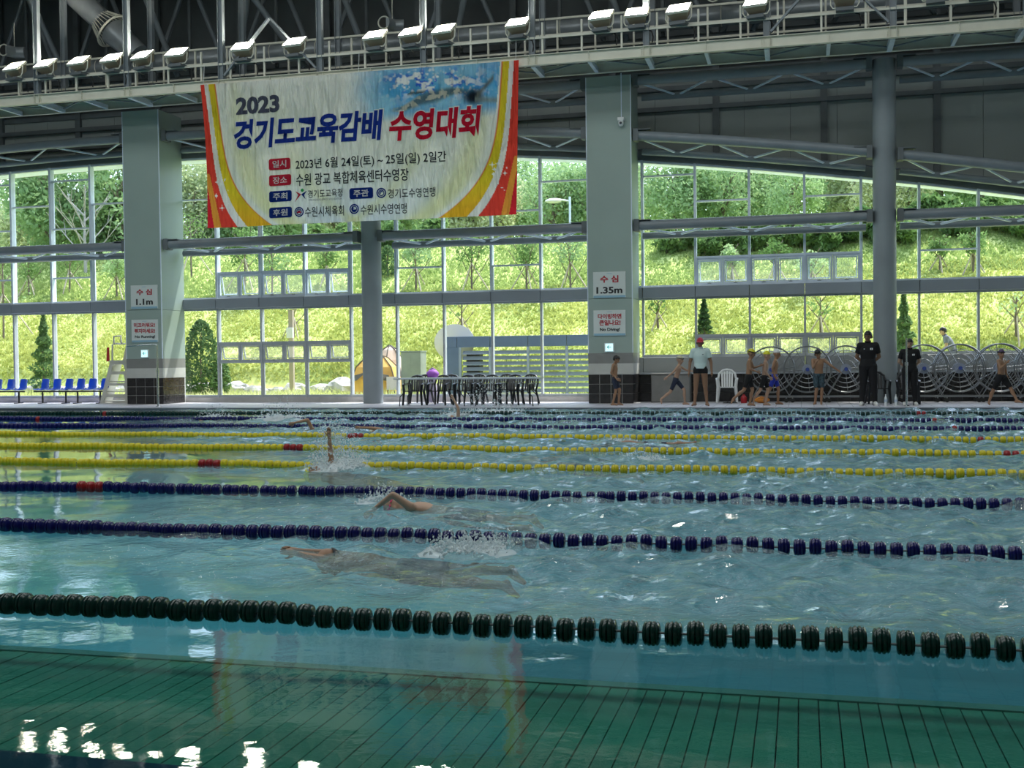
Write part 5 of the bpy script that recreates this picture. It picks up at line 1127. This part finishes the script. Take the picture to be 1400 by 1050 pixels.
person('man in grey-blue t-shirt leaning forward on the path outside the window', 1300, 36.6, 1.72, 178, dict(pelvis=(-.08,0,.93), waist=(-.04,0,1.06), chest=(.06,0,1.24), neck=(.16,0,1.40), head=(.22,0,1.56), ls=(.13,.17,1.36), rs=(.13,-.17,1.36), le=(.15,.24,1.08), lw=(.34,.22,.92), re=(.10,-.24,1.09), rw=(.28,-.22,.92), lh=(-.08,.09,.90), rh=(-.08,-.09,.90)), 0, skin_l, 1.08, [('tee', shirt_g), ('shorts', navy_c)], ('hair', hair_m), z0=.42)
# swimmers ----------------------------------------------------------------
def swm(fx, zx): # local x axis -> fx, local z axis -> zx
    x = Vector(fx).normalized(); z = Vector(zx).normalized(); y = z.cross(x); return Matrix((x, y, z)).transposed()
FD = swm((0,0,-1), (-1,-.0,0)); FU = swm((0,0,1), (-1,0,0))
def swimmer(label, px, py, rot, pose, cap, dz=-.10, h=1.5, skin=skin_k, suit=navy_c, dx=0, tilt=7):
    P = at(px, py, Z=0); base = dict(le=(.02,.20,1.62), lw=(.03,.14,1.86), re=(-.02,-.20,1.12), rw=(.02,-.19,.88), lt=(.05,.10,-.05), rt=(-.02,-.10,-.05), rk=(-.05,-.09,.5), ra=(-.10,-.09,.10))
    base.update(pose)
    hl_ = 1.62*h/1.75
    dz = dz-math.sin(math.radians(tilt))*hl_; loc = Vector((P.x+hl_, P.y, dz))     # the head lies at P
    r = Matrix.Rotation(math.radians(tilt), 3, 'Y') @ rot
    return person(label, 0, 0, h, 0, base, .5, skin, .97, [('jammer', suit)], cap, rot=r, loc=loc, goggles=False, voxel=.014)
swimmer('swimmer in dark patterned cap on the back with one arm straight up', 430, 642, FU, dict(ls=(.02,.17,1.44), le=(.30,.17,1.50), lw=(.52,.17,1.54), head=(.0,0,1.64)), ('cap', cap_y), dz=-.06, h=1.5, skin=skin_k)
swimmer('swimmer in bright pink cap between the two front blue ropes', 540, 692, FD, dict(ls=(-.05,.17,1.40), le=(-.16,.22,1.60), lw=(.05,.18,1.82)), ('cap', cap_pk), dz=-.0, h=1.38, skin=skin_l, tilt=8)
swimmer('swimmer gliding just under the surface in the second lane from the front', 452, 753, FD, dict(le=(-.02,.12,1.70), lw=(-.02,.05,1.95), re=(-.02,-.12,1.70), rw=(-.02,-.05,1.95)), ('hair', hair_m), dz=-.06, h=1.40, skin=skin_k, tilt=6)
swimmer('far swimmer with a bent arm reaching over the water, left of centre', 420, 588, FD, dict(ls=(-.10,.17,1.42), le=(-.34,.24,1.55), lw=(-.24,.24,1.84)), ('cap', cap_w), dz=-.08, h=1.5, skin=skin_k)
swimmer('far swimmer with only a forearm showing beyond the yellow ropes', 512, 589, FD, dict(ls=(-.10,.17,1.42), le=(-.12,.22,1.62), lw=(-.10,.2,1.88)), ('cap', cap_cr), dz=-.04, h=1.45, skin=skin_k)
swimmer('farthest swimmer with one arm raised in a splash by the tables', 618, 570, FD, dict(ls=(-.05,.17,1.42), le=(-.30,.20,1.44), lw=(-.50,.20,1.58)), ('cap', cap_w), dz=-.04, h=1.55, skin=skin_l)
swimmer('swimmer with tanned back and white cap between the yellow ropes, right of centre', 836, 605, FD, dict(), ('cap', cap_w), dz=-.03, h=1.4, skin=skin_d, tilt=3)
swimmer('pale swimmer stretched out behind the nearest yellow rope', 732, 624, FD, dict(le=(-.02,.12,1.70), lw=(-.02,.05,1.95)), ('cap', cap_w), dz=-.09, h=1.5, skin=skin_l)
swimmer('swimmer almost hidden in spray near the far left pillar reflection', 292, 574, FD, dict(), ('cap', cap_k), dz=-.03, h=1.45)
# splashes ----------------------------------------------------------------
drop_m = bpy.data.materials.new('splash_water'); drop_m.use_nodes = True; n = drop_m.node_tree; p_ = n.nodes['Principled BSDF']; p_.inputs['Base Color'].default_value = (.82,.90,.93,1); p_.inputs['Roughness'].default_value = .15; p_.inputs['Alpha'].default_value = .6
ico = [Vector(v) for v in ((0,0,1),(.894,0,.447),(.276,.851,.447),(-.724,.526,.447),(-.724,-.526,.447),(.276,-.851,.447),(.724,.526,-.447),(-.276,.851,-.447),(-.894,0,-.447),(-.276,-.851,-.447),(.724,-.526,-.447),(0,0,-1))]
icf = [(0,1,2),(0,2,3),(0,3,4),(0,4,5),(0,5,1),(1,6,2),(2,7,3),(3,8,4),(4,9,5),(5,10,1),(6,7,2),(7,8,3),(8,9,4),(9,10,5),(10,6,1),(6,11,7),(7,11,8),(8,11,9),(9,11,10),(10,11,6)]
def splash(label, px0, px1, py, top, n_, foam=True, shape='fan', dy=.3, size=1.0):
    A = at(px0, py, Z=0); B_ = at(px1, py, Z=0); H = top; b = MB(); L = B_.x-A.x; Y = (A.y+B_.y)/2
    for i in range(n_):
        u = random.random()
        if shape == 'fan': env = math.sin(math.pi*min(1, u*1.15))**.6 if u < .87 else .3; env *= (1-.35*u)
        elif shape == 'arc': env = 1-abs(2*u-1)**2
        else: env = .6
        t = random.random()**1.8; z = H*env*t+.005; r = size*.6*random.choice((.004,.005,.007,.009,.014))*(1 if t > .3 else 1.5)
        c = Vector((A.x+L*u+random.gauss(0,.03), Y+random.gauss(0, dy)*.5, z)); st = random.uniform(.8, 2.0); ax = random.uniform(-.6, .6)
        b.add([(c.x+v.x*r+ax*v.z*r, c.y+v.y*r, c.z+v.z*r*st) for v in ico], icf)
    if foam:
        nx, ny = 34, 12; vs = []
        sd_ = random.random()*50
        for i in range(nx+1):
            for j in range(ny+1):
                u = i/nx; v = j/ny*2-1; e = math.sin(math.pi*u)**.5*math.sqrt(max(0, 1-v*v)); x = A.x-.1+(L+.2)*u; y = Y+v*dy*(1+.3*noise.noise((x*3+sd_, 0, 0)))
                z = e*(.05+.06*noise.noise((x*7, y*7, sd_))+.05*noise.noise((x*19, y*19, sd_)))*min(1.6, H/.25)-.02
                vs.append((x, y, z))
        b.add(vs, [(i*(ny+1)+j, (i+1)*(ny+1)+j, (i+1)*(ny+1)+j+1, i*(ny+1)+j+1) for i in range(nx) for j in range(ny)])
    me = bpy.data.meshes.new('water_splash'); me.from_pydata(b.v, [], b.f); me.materials.append(drop_m); me.polygons.foreach_set('use_smooth', [True]*len(me.polygons))
    o = put('water_splash', me); tag(o, label, 'splash', kind='stuff')
splash('white spray fan behind the swimmer with the arm straight up', 430, 500, 640, .80, 3200, True, 'fan', .28)
splash('kicking foam at the feet of the swimmer in the second lane', 596, 690, 750, .16, 900, True, 'low', .30)
splash('curl of water over the pink-capped swimmer', 500, 548, 684, .16, 420, True, 'arc', .16)
splash('tall thin splash plume in front of the black chairs', 640, 716, 565, .95, 1100, True, 'fan', .3, 1.4)
splash('low foam around the farthest swimmer with raised arm', 600, 640, 569, .30, 500, True, 'arc', .3, 1.3)
splash('foam patch left of the swimmer with the bent arm', 350, 420, 574, .55, 700, True, 'arc', .4, 1.3)
splash('small spray around the swimmer near the left pillar reflection', 268, 325, 573, .34, 500, True, 'arc', .3, 1.3)
splash('small white splash behind the middle yellow rope', 590, 612, 608, .14, 160, True, 'arc', .12)
splash('foam beside the tanned-back swimmer', 828, 870, 604, .10, 200, True, 'low', .2)
splash('low wake foam of the pale swimmer', 850, 905, 627, .12, 300, True, 'low', .25)
splash('thin spray above the forearm of the far swimmer', 496, 520, 585, .38, 160, False, 'arc', .1)
# ------------------------------------------------------------------ outside
def ground_z(X, Y):
    base = .02*0-.02 + .05*max(0, X+6)*(1 if Y > 33 else 0)
    base = min(base, .62)
    if Y < 38.6: z = base
    elif Y < 50: z = base+.75+(Y-38.6)*.50
    else: z = base+.75+5.7+min(Y-50, 40)*.03
    if 38.6 <= Y < 39.4: z = base+(.75+(Y-38.6)*.5)*(Y-38.6)/.8
    return z+.10*noise.noise((X*.35, Y*.35, 0))+(.05*noise.noise((X*1.3, Y*1.3, 3)) if Y > 38 else 0)
def hillmat():
    m = bpy.data.materials.new('hill_grass'); m.use_nodes = True; n = m.node_tree; p = n.nodes['Principled BSDF']; p.inputs['Roughness'].default_value = .9; p.inputs['Specular IOR Level'].default_value = .1
    tc = n.nodes.new('ShaderNodeTexCoord'); a = n.nodes.new('ShaderNodeTexNoise'); a.inputs['Scale'].default_value = .45; a.inputs['Detail'].default_value = 9; a.inputs['Roughness'].default_value = .7
    rp = n.nodes.new('ShaderNodeValToRGB'); e = rp.color_ramp.elements; e[0].position = .32; e[0].color = (.34,.44,.12,1); e[1].position = .68; e[1].color = (.68,.72,.27,1)
    x = rp.color_ramp.elements.new(.5); x.color = (.50,.58,.20,1)
    n.links.new(tc.outputs['Object'], a.inputs['Vector']); n.links.new(a.outputs[0], rp.inputs[0]); n.links.new(rp.outputs[0], p.inputs['Base Color']); return m
xs = np.arange(-70, 34, .8); ys = np.concatenate([np.arange(31.6, 52, .4), np.arange(52, 130, 2.5)])
V = np.array([(x, y, ground_z(x, y)) for y in ys for x in xs]); n_, m_ = len(ys), len(xs); idx = np.arange(n_*m_).reshape(n_, m_)
F = np.stack([idx[:-1,:-1], idx[:-1,1:], idx[1:,1:], idx[1:,:-1]], -1).reshape(-1, 4)
me = fast_mesh('ground', V, F); me.materials.append(hillmat()); me.polygons.foreach_set('use_smooth', np.ones(len(F), bool)); g_ = put('ground', me); tag(g_, kind='structure')
def tufts(n, x0, x1, y0, y1, h0, h1, m, lab, cat, wd=.05, seed=1, spread=.05, lean=.5):
    r = np.random.RandomState(seed); Y = y0+(y1-y0)*r.rand(n)**1.15; X = x0*Y/45+((x1-x0)*r.rand(n))*Y/45 if y1 > 40 else x0+(x1-x0)*r.rand(n)
    Vv = np.zeros((n, 3, 3)); 
    dens = np.array([noise.noise((a*.5, b*.5, 9)) for a, b in zip(X, Y)]); 
    H = (h0+(h1-h0)*r.rand(n))*(.75+.8*np.clip(dens+.3, 0, 1))
    a = r.rand(n)*math.pi; Z = np.array([ground_z(p, q) for p, q in zip(X, Y)])
    w = wd*(.5+r.rand(n)); dx = np.cos(a)*w; dy = np.sin(a)*w*.6
    lx = r.randn(n)*lean*H; ly = r.randn(n)*lean*H*.7-.2*H
    Vv[:,0] = np.stack([X-dx, Y-dy, Z-.02], 1); Vv[:,1] = np.stack([X+dx, Y+dy, Z-.02], 1); Vv[:,2] = np.stack([X+lx, Y+ly, Z+H], 1)
    me = fast_mesh(lab.split()[-1], Vv.reshape(-1, 3), np.arange(n*3).reshape(-1, 3)); me.materials.append(m)
    o = put(cat, me); tag(o, lab, cat, kind='stuff')
tufts(70000, -36, 11, 39.0, 45.5, .05, .14, grass_b, 'sunlit yellow-green grass covering the lower slope', 'grass', .05)
tufts(50000, -36, 11, 44.5, 51, .06, .18, grass_u, 'greener grass covering the upper slope', 'grass', .06, 8)
tufts(9000, -29, -11, 32.6, 38.4, .08, .38, weed_m, 'tall pale wild grass in front of the rocks', 'wild grass', .03, 4)
tufts(1600, -8, 8, 35, 38.4, .08, .30, weed_m, 'wild grass by the path outside the right windows', 'wild grass', .03, 5)
# rocks along the foot of the slope
rc = 0
def rock(x, y, s, lab, grp):
    b = MB(); q = MB(); q.ball((0,0,0), (s, s*.6, s*.55), 12, 8)
    sd_ = random.random()*90; vs = []
    for v in q.v:
        k_ = 1+.35*noise.noise((v[0]*2.2/s+sd_, v[1]*2.2/s, v[2]*2.2/s)); vs.append((v[0]*k_, v[1]*k_, max(-.25*s, v[2]*k_)))
    b.add(vs, q.f); o = b.build('rock', rock_m); o.location = (x, y, ground_z(x, y-.6)+.2*s); o.rotation_euler = (0, 0, random.uniform(-.5, .5)); tag(o, lab, 'rock', grp)
x = -29
while x < -8.5: s = random.uniform(.45, .85); rock(x, 38.3+random.uniform(-.2,.2), s, 'grey boulder in the row at the foot of the grassy slope', 'boulders along the foot of the slope'); x += s*1.5
x = 1.4
while x < 9: s = random.uniform(.4, .7); rock(x, 38.4, s, 'pale boulder in the row beyond the right windows', 'boulders beyond the right windows'); x += s*1.5
# ---- trees
def leaves(n, rad, r, size, cz=0, shape='ball', seed=0, clump=14):
    rs = np.random.RandomState(seed); C = []
    cl = []
    for i in range(clump):
        d = rs.randn(3); d /= np.linalg.norm(d); cl.append(d*rad*rs.uniform(.35, .85)+[0,0,cz])
    cl = np.array(cl); ci = rs.randint(0, clump, n); d = rs.randn(n, 3); d /= np.linalg.norm(d, axis=1)[:,None]
    P = cl[ci]+d*(np.array(rad)*.42*(rs.rand(n)**.4)[:,None])
    if shape == 'cone':
        t = rs.rand(n)**.75; a = rs.rand(n)*2*math.pi; lay = .75+.25*np.sin(t*40); R = (1-t)*rad[0]*lay*(.55+.45*rs.rand(n))
        P = np.stack([R*np.cos(a), R*np.sin(a), (t-.5)*2*rad[2]+cz-.12*R], 1)
    if shape == 'egg':
        t = rs.rand(n); a = rs.rand(n)*2*math.pi; R = rad[0]*np.sqrt(np.clip(np.sin(math.pi*np.clip(t*.8+.2, 0, 1)), 0, 1))*(.6+.4*rs.rand(n)); P = np.stack([R*np.cos(a), R*np.sin(a), (t-.5)*2*rad[2]+cz], 1)
    u = rs.randn(n, 3); u /= np.linalg.norm(u, axis=1)[:,None]; w = np.cross(u, rs.randn(n, 3)); w /= np.linalg.norm(w, axis=1)[:,None]; s = size*(.6+.8*rs.rand(n))[:,None]
    V = np.stack([P-u*s, P-w*s*.5, P+u*s, P+w*s*.5], 1).reshape(-1, 3); return V, np.arange(n*4).reshape(-1, 4)
def leafmesh(name, m, *a, **k): V, F = leaves(*a, **k); me = fast_mesh(name, V, F); me.materials.append(m); return me
def trunk(h, r, nb=5, spread=.35, seed=0, rise=.5, start=.3):
    rs = random.Random(seed); b = MB(); b.tube([(0,0,0),(rs.uniform(-.05,.05),0,h*.5),(0,rs.uniform(-.05,.05),h)], [r, r*.75, r*.35], 6)
    for i in range(nb):
        z = h*(start+(1-start)*i/nb); a = i*2.4+rs.random(); L = spread*(1.1-.5*i/nb)
        p1 = Vector((math.cos(a)*L*.5, math.sin(a)*L*.5, z+L*rise)); p2 = Vector((math.cos(a)*L, math.sin(a)*L, z+L*rise*2.1)); b.tube([(0,0,z), p1, p2], [r*.5, r*.35, r*.12], 5)
        for j in range(2): q = p1.lerp(p2, .3+.3*j); a2 = a+(.8 if j else -.8); b.tube([q, q+Vector((math.cos(a2)*L*.4, math.sin(a2)*L*.4, L*.5))], [r*.25, r*.08], 4)
    return b
forest = []
for i in range(5):
    m = (leaf_a, leaf_a, leaf_b, leaf_a, leaf_b)[i]
    fme = leafmesh('foliage', m, 5200, np.array([2.7,2.3,3.3+.3*i]), 0, .15, 3.4+.3*i, 'ball', 20+i, 22)
    tb = trunk(4.4, .16, 6, 1.8, i).mesh('trunk', bark_m); forest.append((fme, tb))
rf_ = random.Random(5)
FL = ['bushy green forest tree above the slope, seen through the upper glass', 'pale flowering forest tree above the slope, seen through the upper glass']
def ftree(x, y, sc, k, lab=None):
    r = empty('forest_tree', lab or FL[1 if k in (2, 4) else 0], 'tree', (x, y, ground_z(x, y)-.1), rf_.uniform(0, 6), None if lab else 'forest trees'+(' pale' if k in (2, 4) else ' green')); r.scale = (sc, sc, sc)
    put('foliage', forest[k][0], r); put('trunk', forest[k][1], r)
for row, (y, n_, s0) in enumerate(((53.5, 21, .62), (57, 22, .74), (62, 22, .88))):
    for i in range(n_):
        x = -43+ (56*(y/52))*(i+.5)/n_*1.0+rf_.uniform(-.9,.9)-row*3
        if row < 3 and -31-row*4 < x < -27.5-row*3.2 : continue
        ftree(x, y+rf_.uniform(-1,1), s0*rf_.uniform(.8,1.15), rf_.choice((0,1,3,3,1,0,2) if x > -14 or x < -25 else (2,0,4,1,3)))
# low shrubs in front of the wood, right half
sh_me = leafmesh('foliage', leaf_y, 1500, np.array([.9,.6,.55]), 0, .10, .5, 'ball', 77, 12); sh_st = trunk(.6, .03, 4, .4, 3).mesh('stem', bark_m)
for i in range(30):
    x = -5.5+i*.55; y = 48.2+rf_.uniform(-1,.9); r = empty('shrub', 'low leafy shrub in the band between grass slope and forest', 'shrub', (x, y, ground_z(x, y)), rf_.uniform(0,6), 'shrubs below the forest on the right'); sc = rf_.uniform(.8,1.3); r.scale = (sc, sc, sc); put('foliage', sh_me, r); put('stem', sh_st, r)
for i in range(14):
    x = -36+i*1.6; y = 51.+rf_.uniform(-.6,.6); r = empty('shrub', 'low leafy shrub at the top edge of the grass, left half', 'shrub', (x, y, ground_z(x, y)), rf_.uniform(0,6), 'shrubs along the top of the slope on the left'); sc = rf_.uniform(.8,1.5); r.scale = (sc, sc, sc); put('foliage', sh_me, r); put('stem', sh_st, r)
# conifers
def conifer(px, pbase, ptop, Y, wpx, lab, shape='cone', n=2600):
    X = at(px, 480, Y).x; zb = ground_z(X, Y); zt = at(px, ptop, Y).z; H = zt-zb; w = wpx*Y/1550/2*1.45
    r = empty('conifer', lab, 'tree', (X, Y, zb)); put('foliage', leafmesh('foliage', leaf_c, n, np.array([w, w, H*.5]), 0, .075, H*.5+.05, shape, int(px)), r); trunk(H*.9, .05, 3, .1, 1).build('trunk', bark_m, r)
conifer(60, 518, 428, 37.4, 52, 'dark narrow conifer behind the blue seats'); conifer(275, 525, 440, 36.4, 40, 'round-topped dark evergreen right of the left pillar', 'egg', 2400); conifer(302, 525, 495, 37.0, 20, 'small dark evergreen bush beside the round-topped evergreen', 'egg', 900)
conifer(963, 470, 410, 41.0, 22, 'small slim conifer above the man in the red cap', 'cone', 1100); conifer(1236, 485, 402, 38.0, 42, 'dark conifer just right of the right round column', 'cone', 2600); conifer(532, 366, 338, 47.0, 18, 'small dark bush on the slope beside the middle column', 'egg', 700)
# young staked trees on the slope
def young(px, pbase, ptop, lab, crown=.9, leaf=leaf_y, n=420, vase=False, seed=0, stakes=True, Yh=None):
    # find the place on the slope that shows at this height
    Y = Yh
    if Y is None:
        Y = 39.5
        while Y < 52 and at(px, pbase, Y).z > ground_z(at(px, pbase, Y).x, Y): Y += .1
    X = at(px, pbase, Y).x; zb = ground_z(X, Y); H = at(px, ptop, Y).z-zb
    r = empty('young_tree', lab, 'tree', (X, Y, zb-.05))
    tb = trunk(H*.85, .05 if not vase else .045, 8 if vase else 6, H*(.34 if vase else .26), seed, .75 if vase else .5, .12 if vase else .35)
    tb.build('trunk', bark_m, r)
    put('foliage', leafmesh('foliage', leaf, n, np.array([crown*H*.38, crown*H*.38, H*.34]), 0, .075, H*.70, 'ball', seed+50, 16), r)
    if stakes:
        for k in range(3):
            a = 2.1*k+.5+seed; b = MB(); b.tube([(math.cos(a)*H*.33, math.sin(a)*H*.33*.7, -.1+math.sin(a)*H*.12), (0, 0, H*.48)], .028, 6); b.build('stake', stake_m, r)
YT = [(5,465,330,'young staked tree at the far left edge'),(40,405,345,'young staked tree above the blue seats, left of the mullion'),(95,400,335,'young staked tree left of the left pillar'),(160,408,340,'young bushy tree touching the left pillar'),
 (262,380,280,'young staked tree right of the left pillar'),(335,395,305,'young leafy tree left under the banner'),(372,410,315,'young leafy tree under the middle left of the banner'),(402,462,400,'young staked tree seen in the lower glass left of the column'),(447,392,330,'young staked tree left of the middle column'),
 (569,398,325,'young staked tree right of the middle column'),(645,398,315,'multi-stem young tree with stakes under the banner right half'),(720,398,318,'young staked tree beside the right end of the banner'),(780,400,310,'vase-shaped young tree left of the 1.35m pillar'),
 (632,462,400,'young staked tree behind the white dish'),(900,450,400,'thin staked tree just right of the 1.35m pillar'),(1000,385,330,'young staked tree at the upper hopper windows'),(1060,385,325,'staked young tree above the yellow-capped boys'),(1122,462,395,'bare staked young tree seen in the lower glass above the reels'),
 (1110,400,335,'young staked tree in the upper glass left of the right column'),(1285,372,318,'staked young tree right of the right column'),(1330,372,312,'pale staked young tree near the right edge'),(1390,470,395,'young tree with long stake at the right edge')]
for i, (px, pb_, pt_, lab) in enumerate(YT):
    bare = px in (402, 632, 900, 1122, 1390, 5)
    young(px, pb_, pt_, lab, n=(60 if bare else 420 if px not in (335,372,160,1000) else 900), seed=i, vase=px in (645, 780, 720), leaf=leaf_y if i % 3 else leaf_a)
# tall dark trees at far left + bare branches
ftree(-37.0, 50.5, .95, 0, 'big dark tree behind the leftmost upper panes'); ftree(-33.6, 51.5, 1.0, 3, 'big dark tree behind the third upper pane from the left')
ftree(at(262, 260, 52).x, 52, .72, 2, 'pale tree in the upper glass just right of the left pillar'); ftree(at(300, 260, 54).x, 54, .8, 4, 'pale tree behind the left edge of the banner')
r = empty('bare_tree', 'grey leafless tree behind the upper panes left of the left pillar', 'tree', (-33.8, 48.6, ground_z(-33.8, 48.6)-.1)); trunk(3.6, .09, 12, 1.6, 8, .5, .15).build('trunk', mat('bare_bark', (.42,.40,.37), .9), r)
# ---- structures outside: louvred shed, cabinet, dish, tents, lamp post
def X_(px, Y): return at(px, 500, Y).x
YS = 35.0; x0, x1 = X_(611, YS), X_(830, YS); zt = at(700, 459, YS).z; zf = at(700, 474, YS).z
sh = empty('shed', 'blue-grey metal enclosure with horizontal louvres outside the glass', 'shed', loc=(0,0,0))
xj = [x0, X_(625, YS), X_(670, YS), X_(722, YS), X_(775, YS), x1]
for a, c in zip(xj[:-1], xj[1:]):
    b = MB(); b.bevbox(a+.008, c-.008, YS, YS+.12, zf, zt, .008); b.build('fascia_panel', shed_m, sh)
b = MB(); b.bevbox(x0, X_(628, YS), YS, YS+.12, 0, zf, .008); b.build('corner_panel', shed_m, sh)
b = MB(); b.box(x0, x1, YS+.05, YS+2.2, zt-.06, zt-.01); b.build('roof', shed_m, sh)
for px in (629, 670, 722, 775, 826):
    X = X_(px, YS); b = MB(); b.box(X-.04, X+.04, YS-.01, YS+.08, 0, zf); b.build('post', shed_l, sh)
z = zf-.17; lm = MB(); lm.add([(0,-.05,-.055),(1,-.05,-.055),(1,.05,.055),(0,.05,.055),(0,-.035,-.06),(1,-.035,-.06),(1,.065,.05),(0,.065,.05)], [(0,1,2,3),(7,6,5,4),(0,4,5,1),(3,2,6,7),(0,3,7,4),(1,5,6,2)]); lme = lm.mesh('louvre', shed_l)
pos = [X_(p, YS) for p in (631, 670, 722, 775, 826)]
while z > .1:
    for a, c in zip(pos[:-1], pos[1:]): o = put('louvre', lme, sh, (a+.04, YS+.03, z)); o.scale = (c-a-.08, 1, 1)
    z -= .175
b = MB(); b.box(X_(632,YS), X_(650,YS), YS+.5, YS+.9, 0, zf-.2); b.build('inner_unit', mat('unit_dark', (.03,.03,.035), .6), sh)
YB = 36.0; b = MB(); a, c = X_(548, YB), X_(575, YB); zt2 = at(560, 481, YB).z; b.bevbox(a, c, YB, YB+.6, 0, zt2, .02); r = empty('cabinet', 'plain grey utility cabinet left of the louvred enclosure', 'cabinet'); b.build('body', boxg_m, r)
b = MB(); b.box(a-.02, c+.02, YB-.02, YB+.62, zt2, zt2+.03).box((a+c)/2-.004, (a+c)/2+.004, YB-.004, YB, .05, zt2-.05); b.build('lid', boxg_m, r)
P = at(621, 468, 35.9); r = empty('satellite_dish', 'pale oval dish rising behind the louvred enclosure', 'dish', loc=(P.x, 35.9, P.z)); b = MB(); n_ = 28
prof = [(0.001,.12),(.25,.10),(.48,.05),(.70,-.02),(.70,-.04),(.48,.03),(.001,.10)]
b.lathe(prof, axis='y', n=n_); b.v = [(v[0], -v[1], v[2]*.86) for v in b.v]; o = b.build('reflector', mat('dish_pale', (.80,.76,.72), .5), r, smooth=True)
b = MB(); b.tube([(0,.1,0),(0,.25,-.3),(0,.25,-P.z)], .04, 8); b.build('mast', steel_d, r)
b = MB(); b.tube([(0,0,-.5),(0,-.5,-.1)], .015, 6); b.build('feed_arm', steel_d, r)
# tents
def tent(px0, px1, ptop, Y, m, lab, dark=True):
    x0, x1 = X_(px0, Y), X_(px1, Y); zt = at((px0+px1)/2, ptop, Y).z; cx = (x0+x1)/2; hw = (x1-x0)/2; r = empty('tent', lab, 'tent', (cx, Y, ground_z(cx, Y)-.02)); b = MB(); H = zt-ground_z(cx, Y); n_ = 6; ring_ = []
    lv = [(1.0, 0), (.97, .45), (.80, .72), (.45, .92), (.06, 1.0)]; vs = []
    for (s_, h_) in lv:
        for j in range(n_): a = math.pi/6+2*math.pi*j/n_; vs.append((hw*1.1*s_*math.cos(a), hw*.9*s_*math.sin(a), H*h_))
    f = [(i*n_+j, i*n_+(j+1)%n_, (i+1)*n_+(j+1)%n_, (i+1)*n_+j) for i in range(len(lv)-1) for j in range(n_)]+[tuple(range((len(lv)-1)*n_, len(lv)*n_))]
    b.add(vs, f); b.build('canopy', m, r)
    for j in range(n_):
        b = MB(); b.tube([Vector(vs[i*n_+j])*1.01 for i in range(len(lv))], .02, 5); b.build('pole', tent_d, r)
    if dark:
        for s_ in (-1, 1):
            q = MB(); q.add([(s_*hw*.12, -hw*.83, H*.62), (s_*hw*.75, -hw*.60, H*.62-.12), (s_*hw*.86, -hw*.55, H*.40), (s_*hw*.55, -hw*.80, H*.44)], [(0,1,2,3)]); q.v += [(v[0], v[1]-.02, v[2]) for v in q.v]; q.f += [(7,6,5,4)]+[(i, i+4, (i+1)%4+4, (i+1)%4) for i in range(4)]; q.m += [0]*5
            q.build('mesh_window', tent_d, r)
tent(484, 546, 484, 36.6, tent_m, 'orange-yellow camping tent behind the middle round column'); tent(515, 552, 472, 38.0, tent_w, 'paler pink and orange tent rising behind the yellow one', False)
X = X_(538, 35.8); b = MB(); b.box(X-.22, X+.22, 35.7, 35.73, .28, .72); r = empty('box', 'white board standing by the orange tent', 'board'); b.build('panel', lav_m, r); b = MB(); b.box(X-.2, X-.17, 35.74, 35.77, -.02, .7).box(X+.17, X+.2, 35.74, 35.77, -.02, .7); b.build('leg', steel_d, r)
X = X_(399, 37.2); r = empty('utility_post', 'slim post with a white box outside, left of the middle column', 'post', (X, 37.2, 0)); b = MB(); b.box(-.08, .08, -.06, .06, -.05, at(399, 424, 37.2).z); b.build('post', mat('post_wood', (.42,.36,.30), .8), r)
b = MB(); b.bevbox(-.12, .12, -.16, -.06, at(399, 462, 37.2).z, at(399, 448, 37.2).z, .01); b.build('box', white_pl, r)
P = at(779, 272, 50.2); r = empty('street_lamp', 'white street lamp among the trees left of the 1.35m pillar', 'lamp', (P.x, 50.2, ground_z(P.x, 50.2)-.1)); H = P.z-ground_z(P.x, 50.2)
b = MB(); b.tube([(0,0,0),(0,0,H+.2)], .05, 8); b.build('pole', white_alu, r); b = MB(); b.tube([(0,0,H),(-.5,0,H+.1)], .04, 6).ball((-.75,0,H+.05), (.40,.2,.12), 10, 6); b.build('lamp_head', white_pl, r, smooth=True)
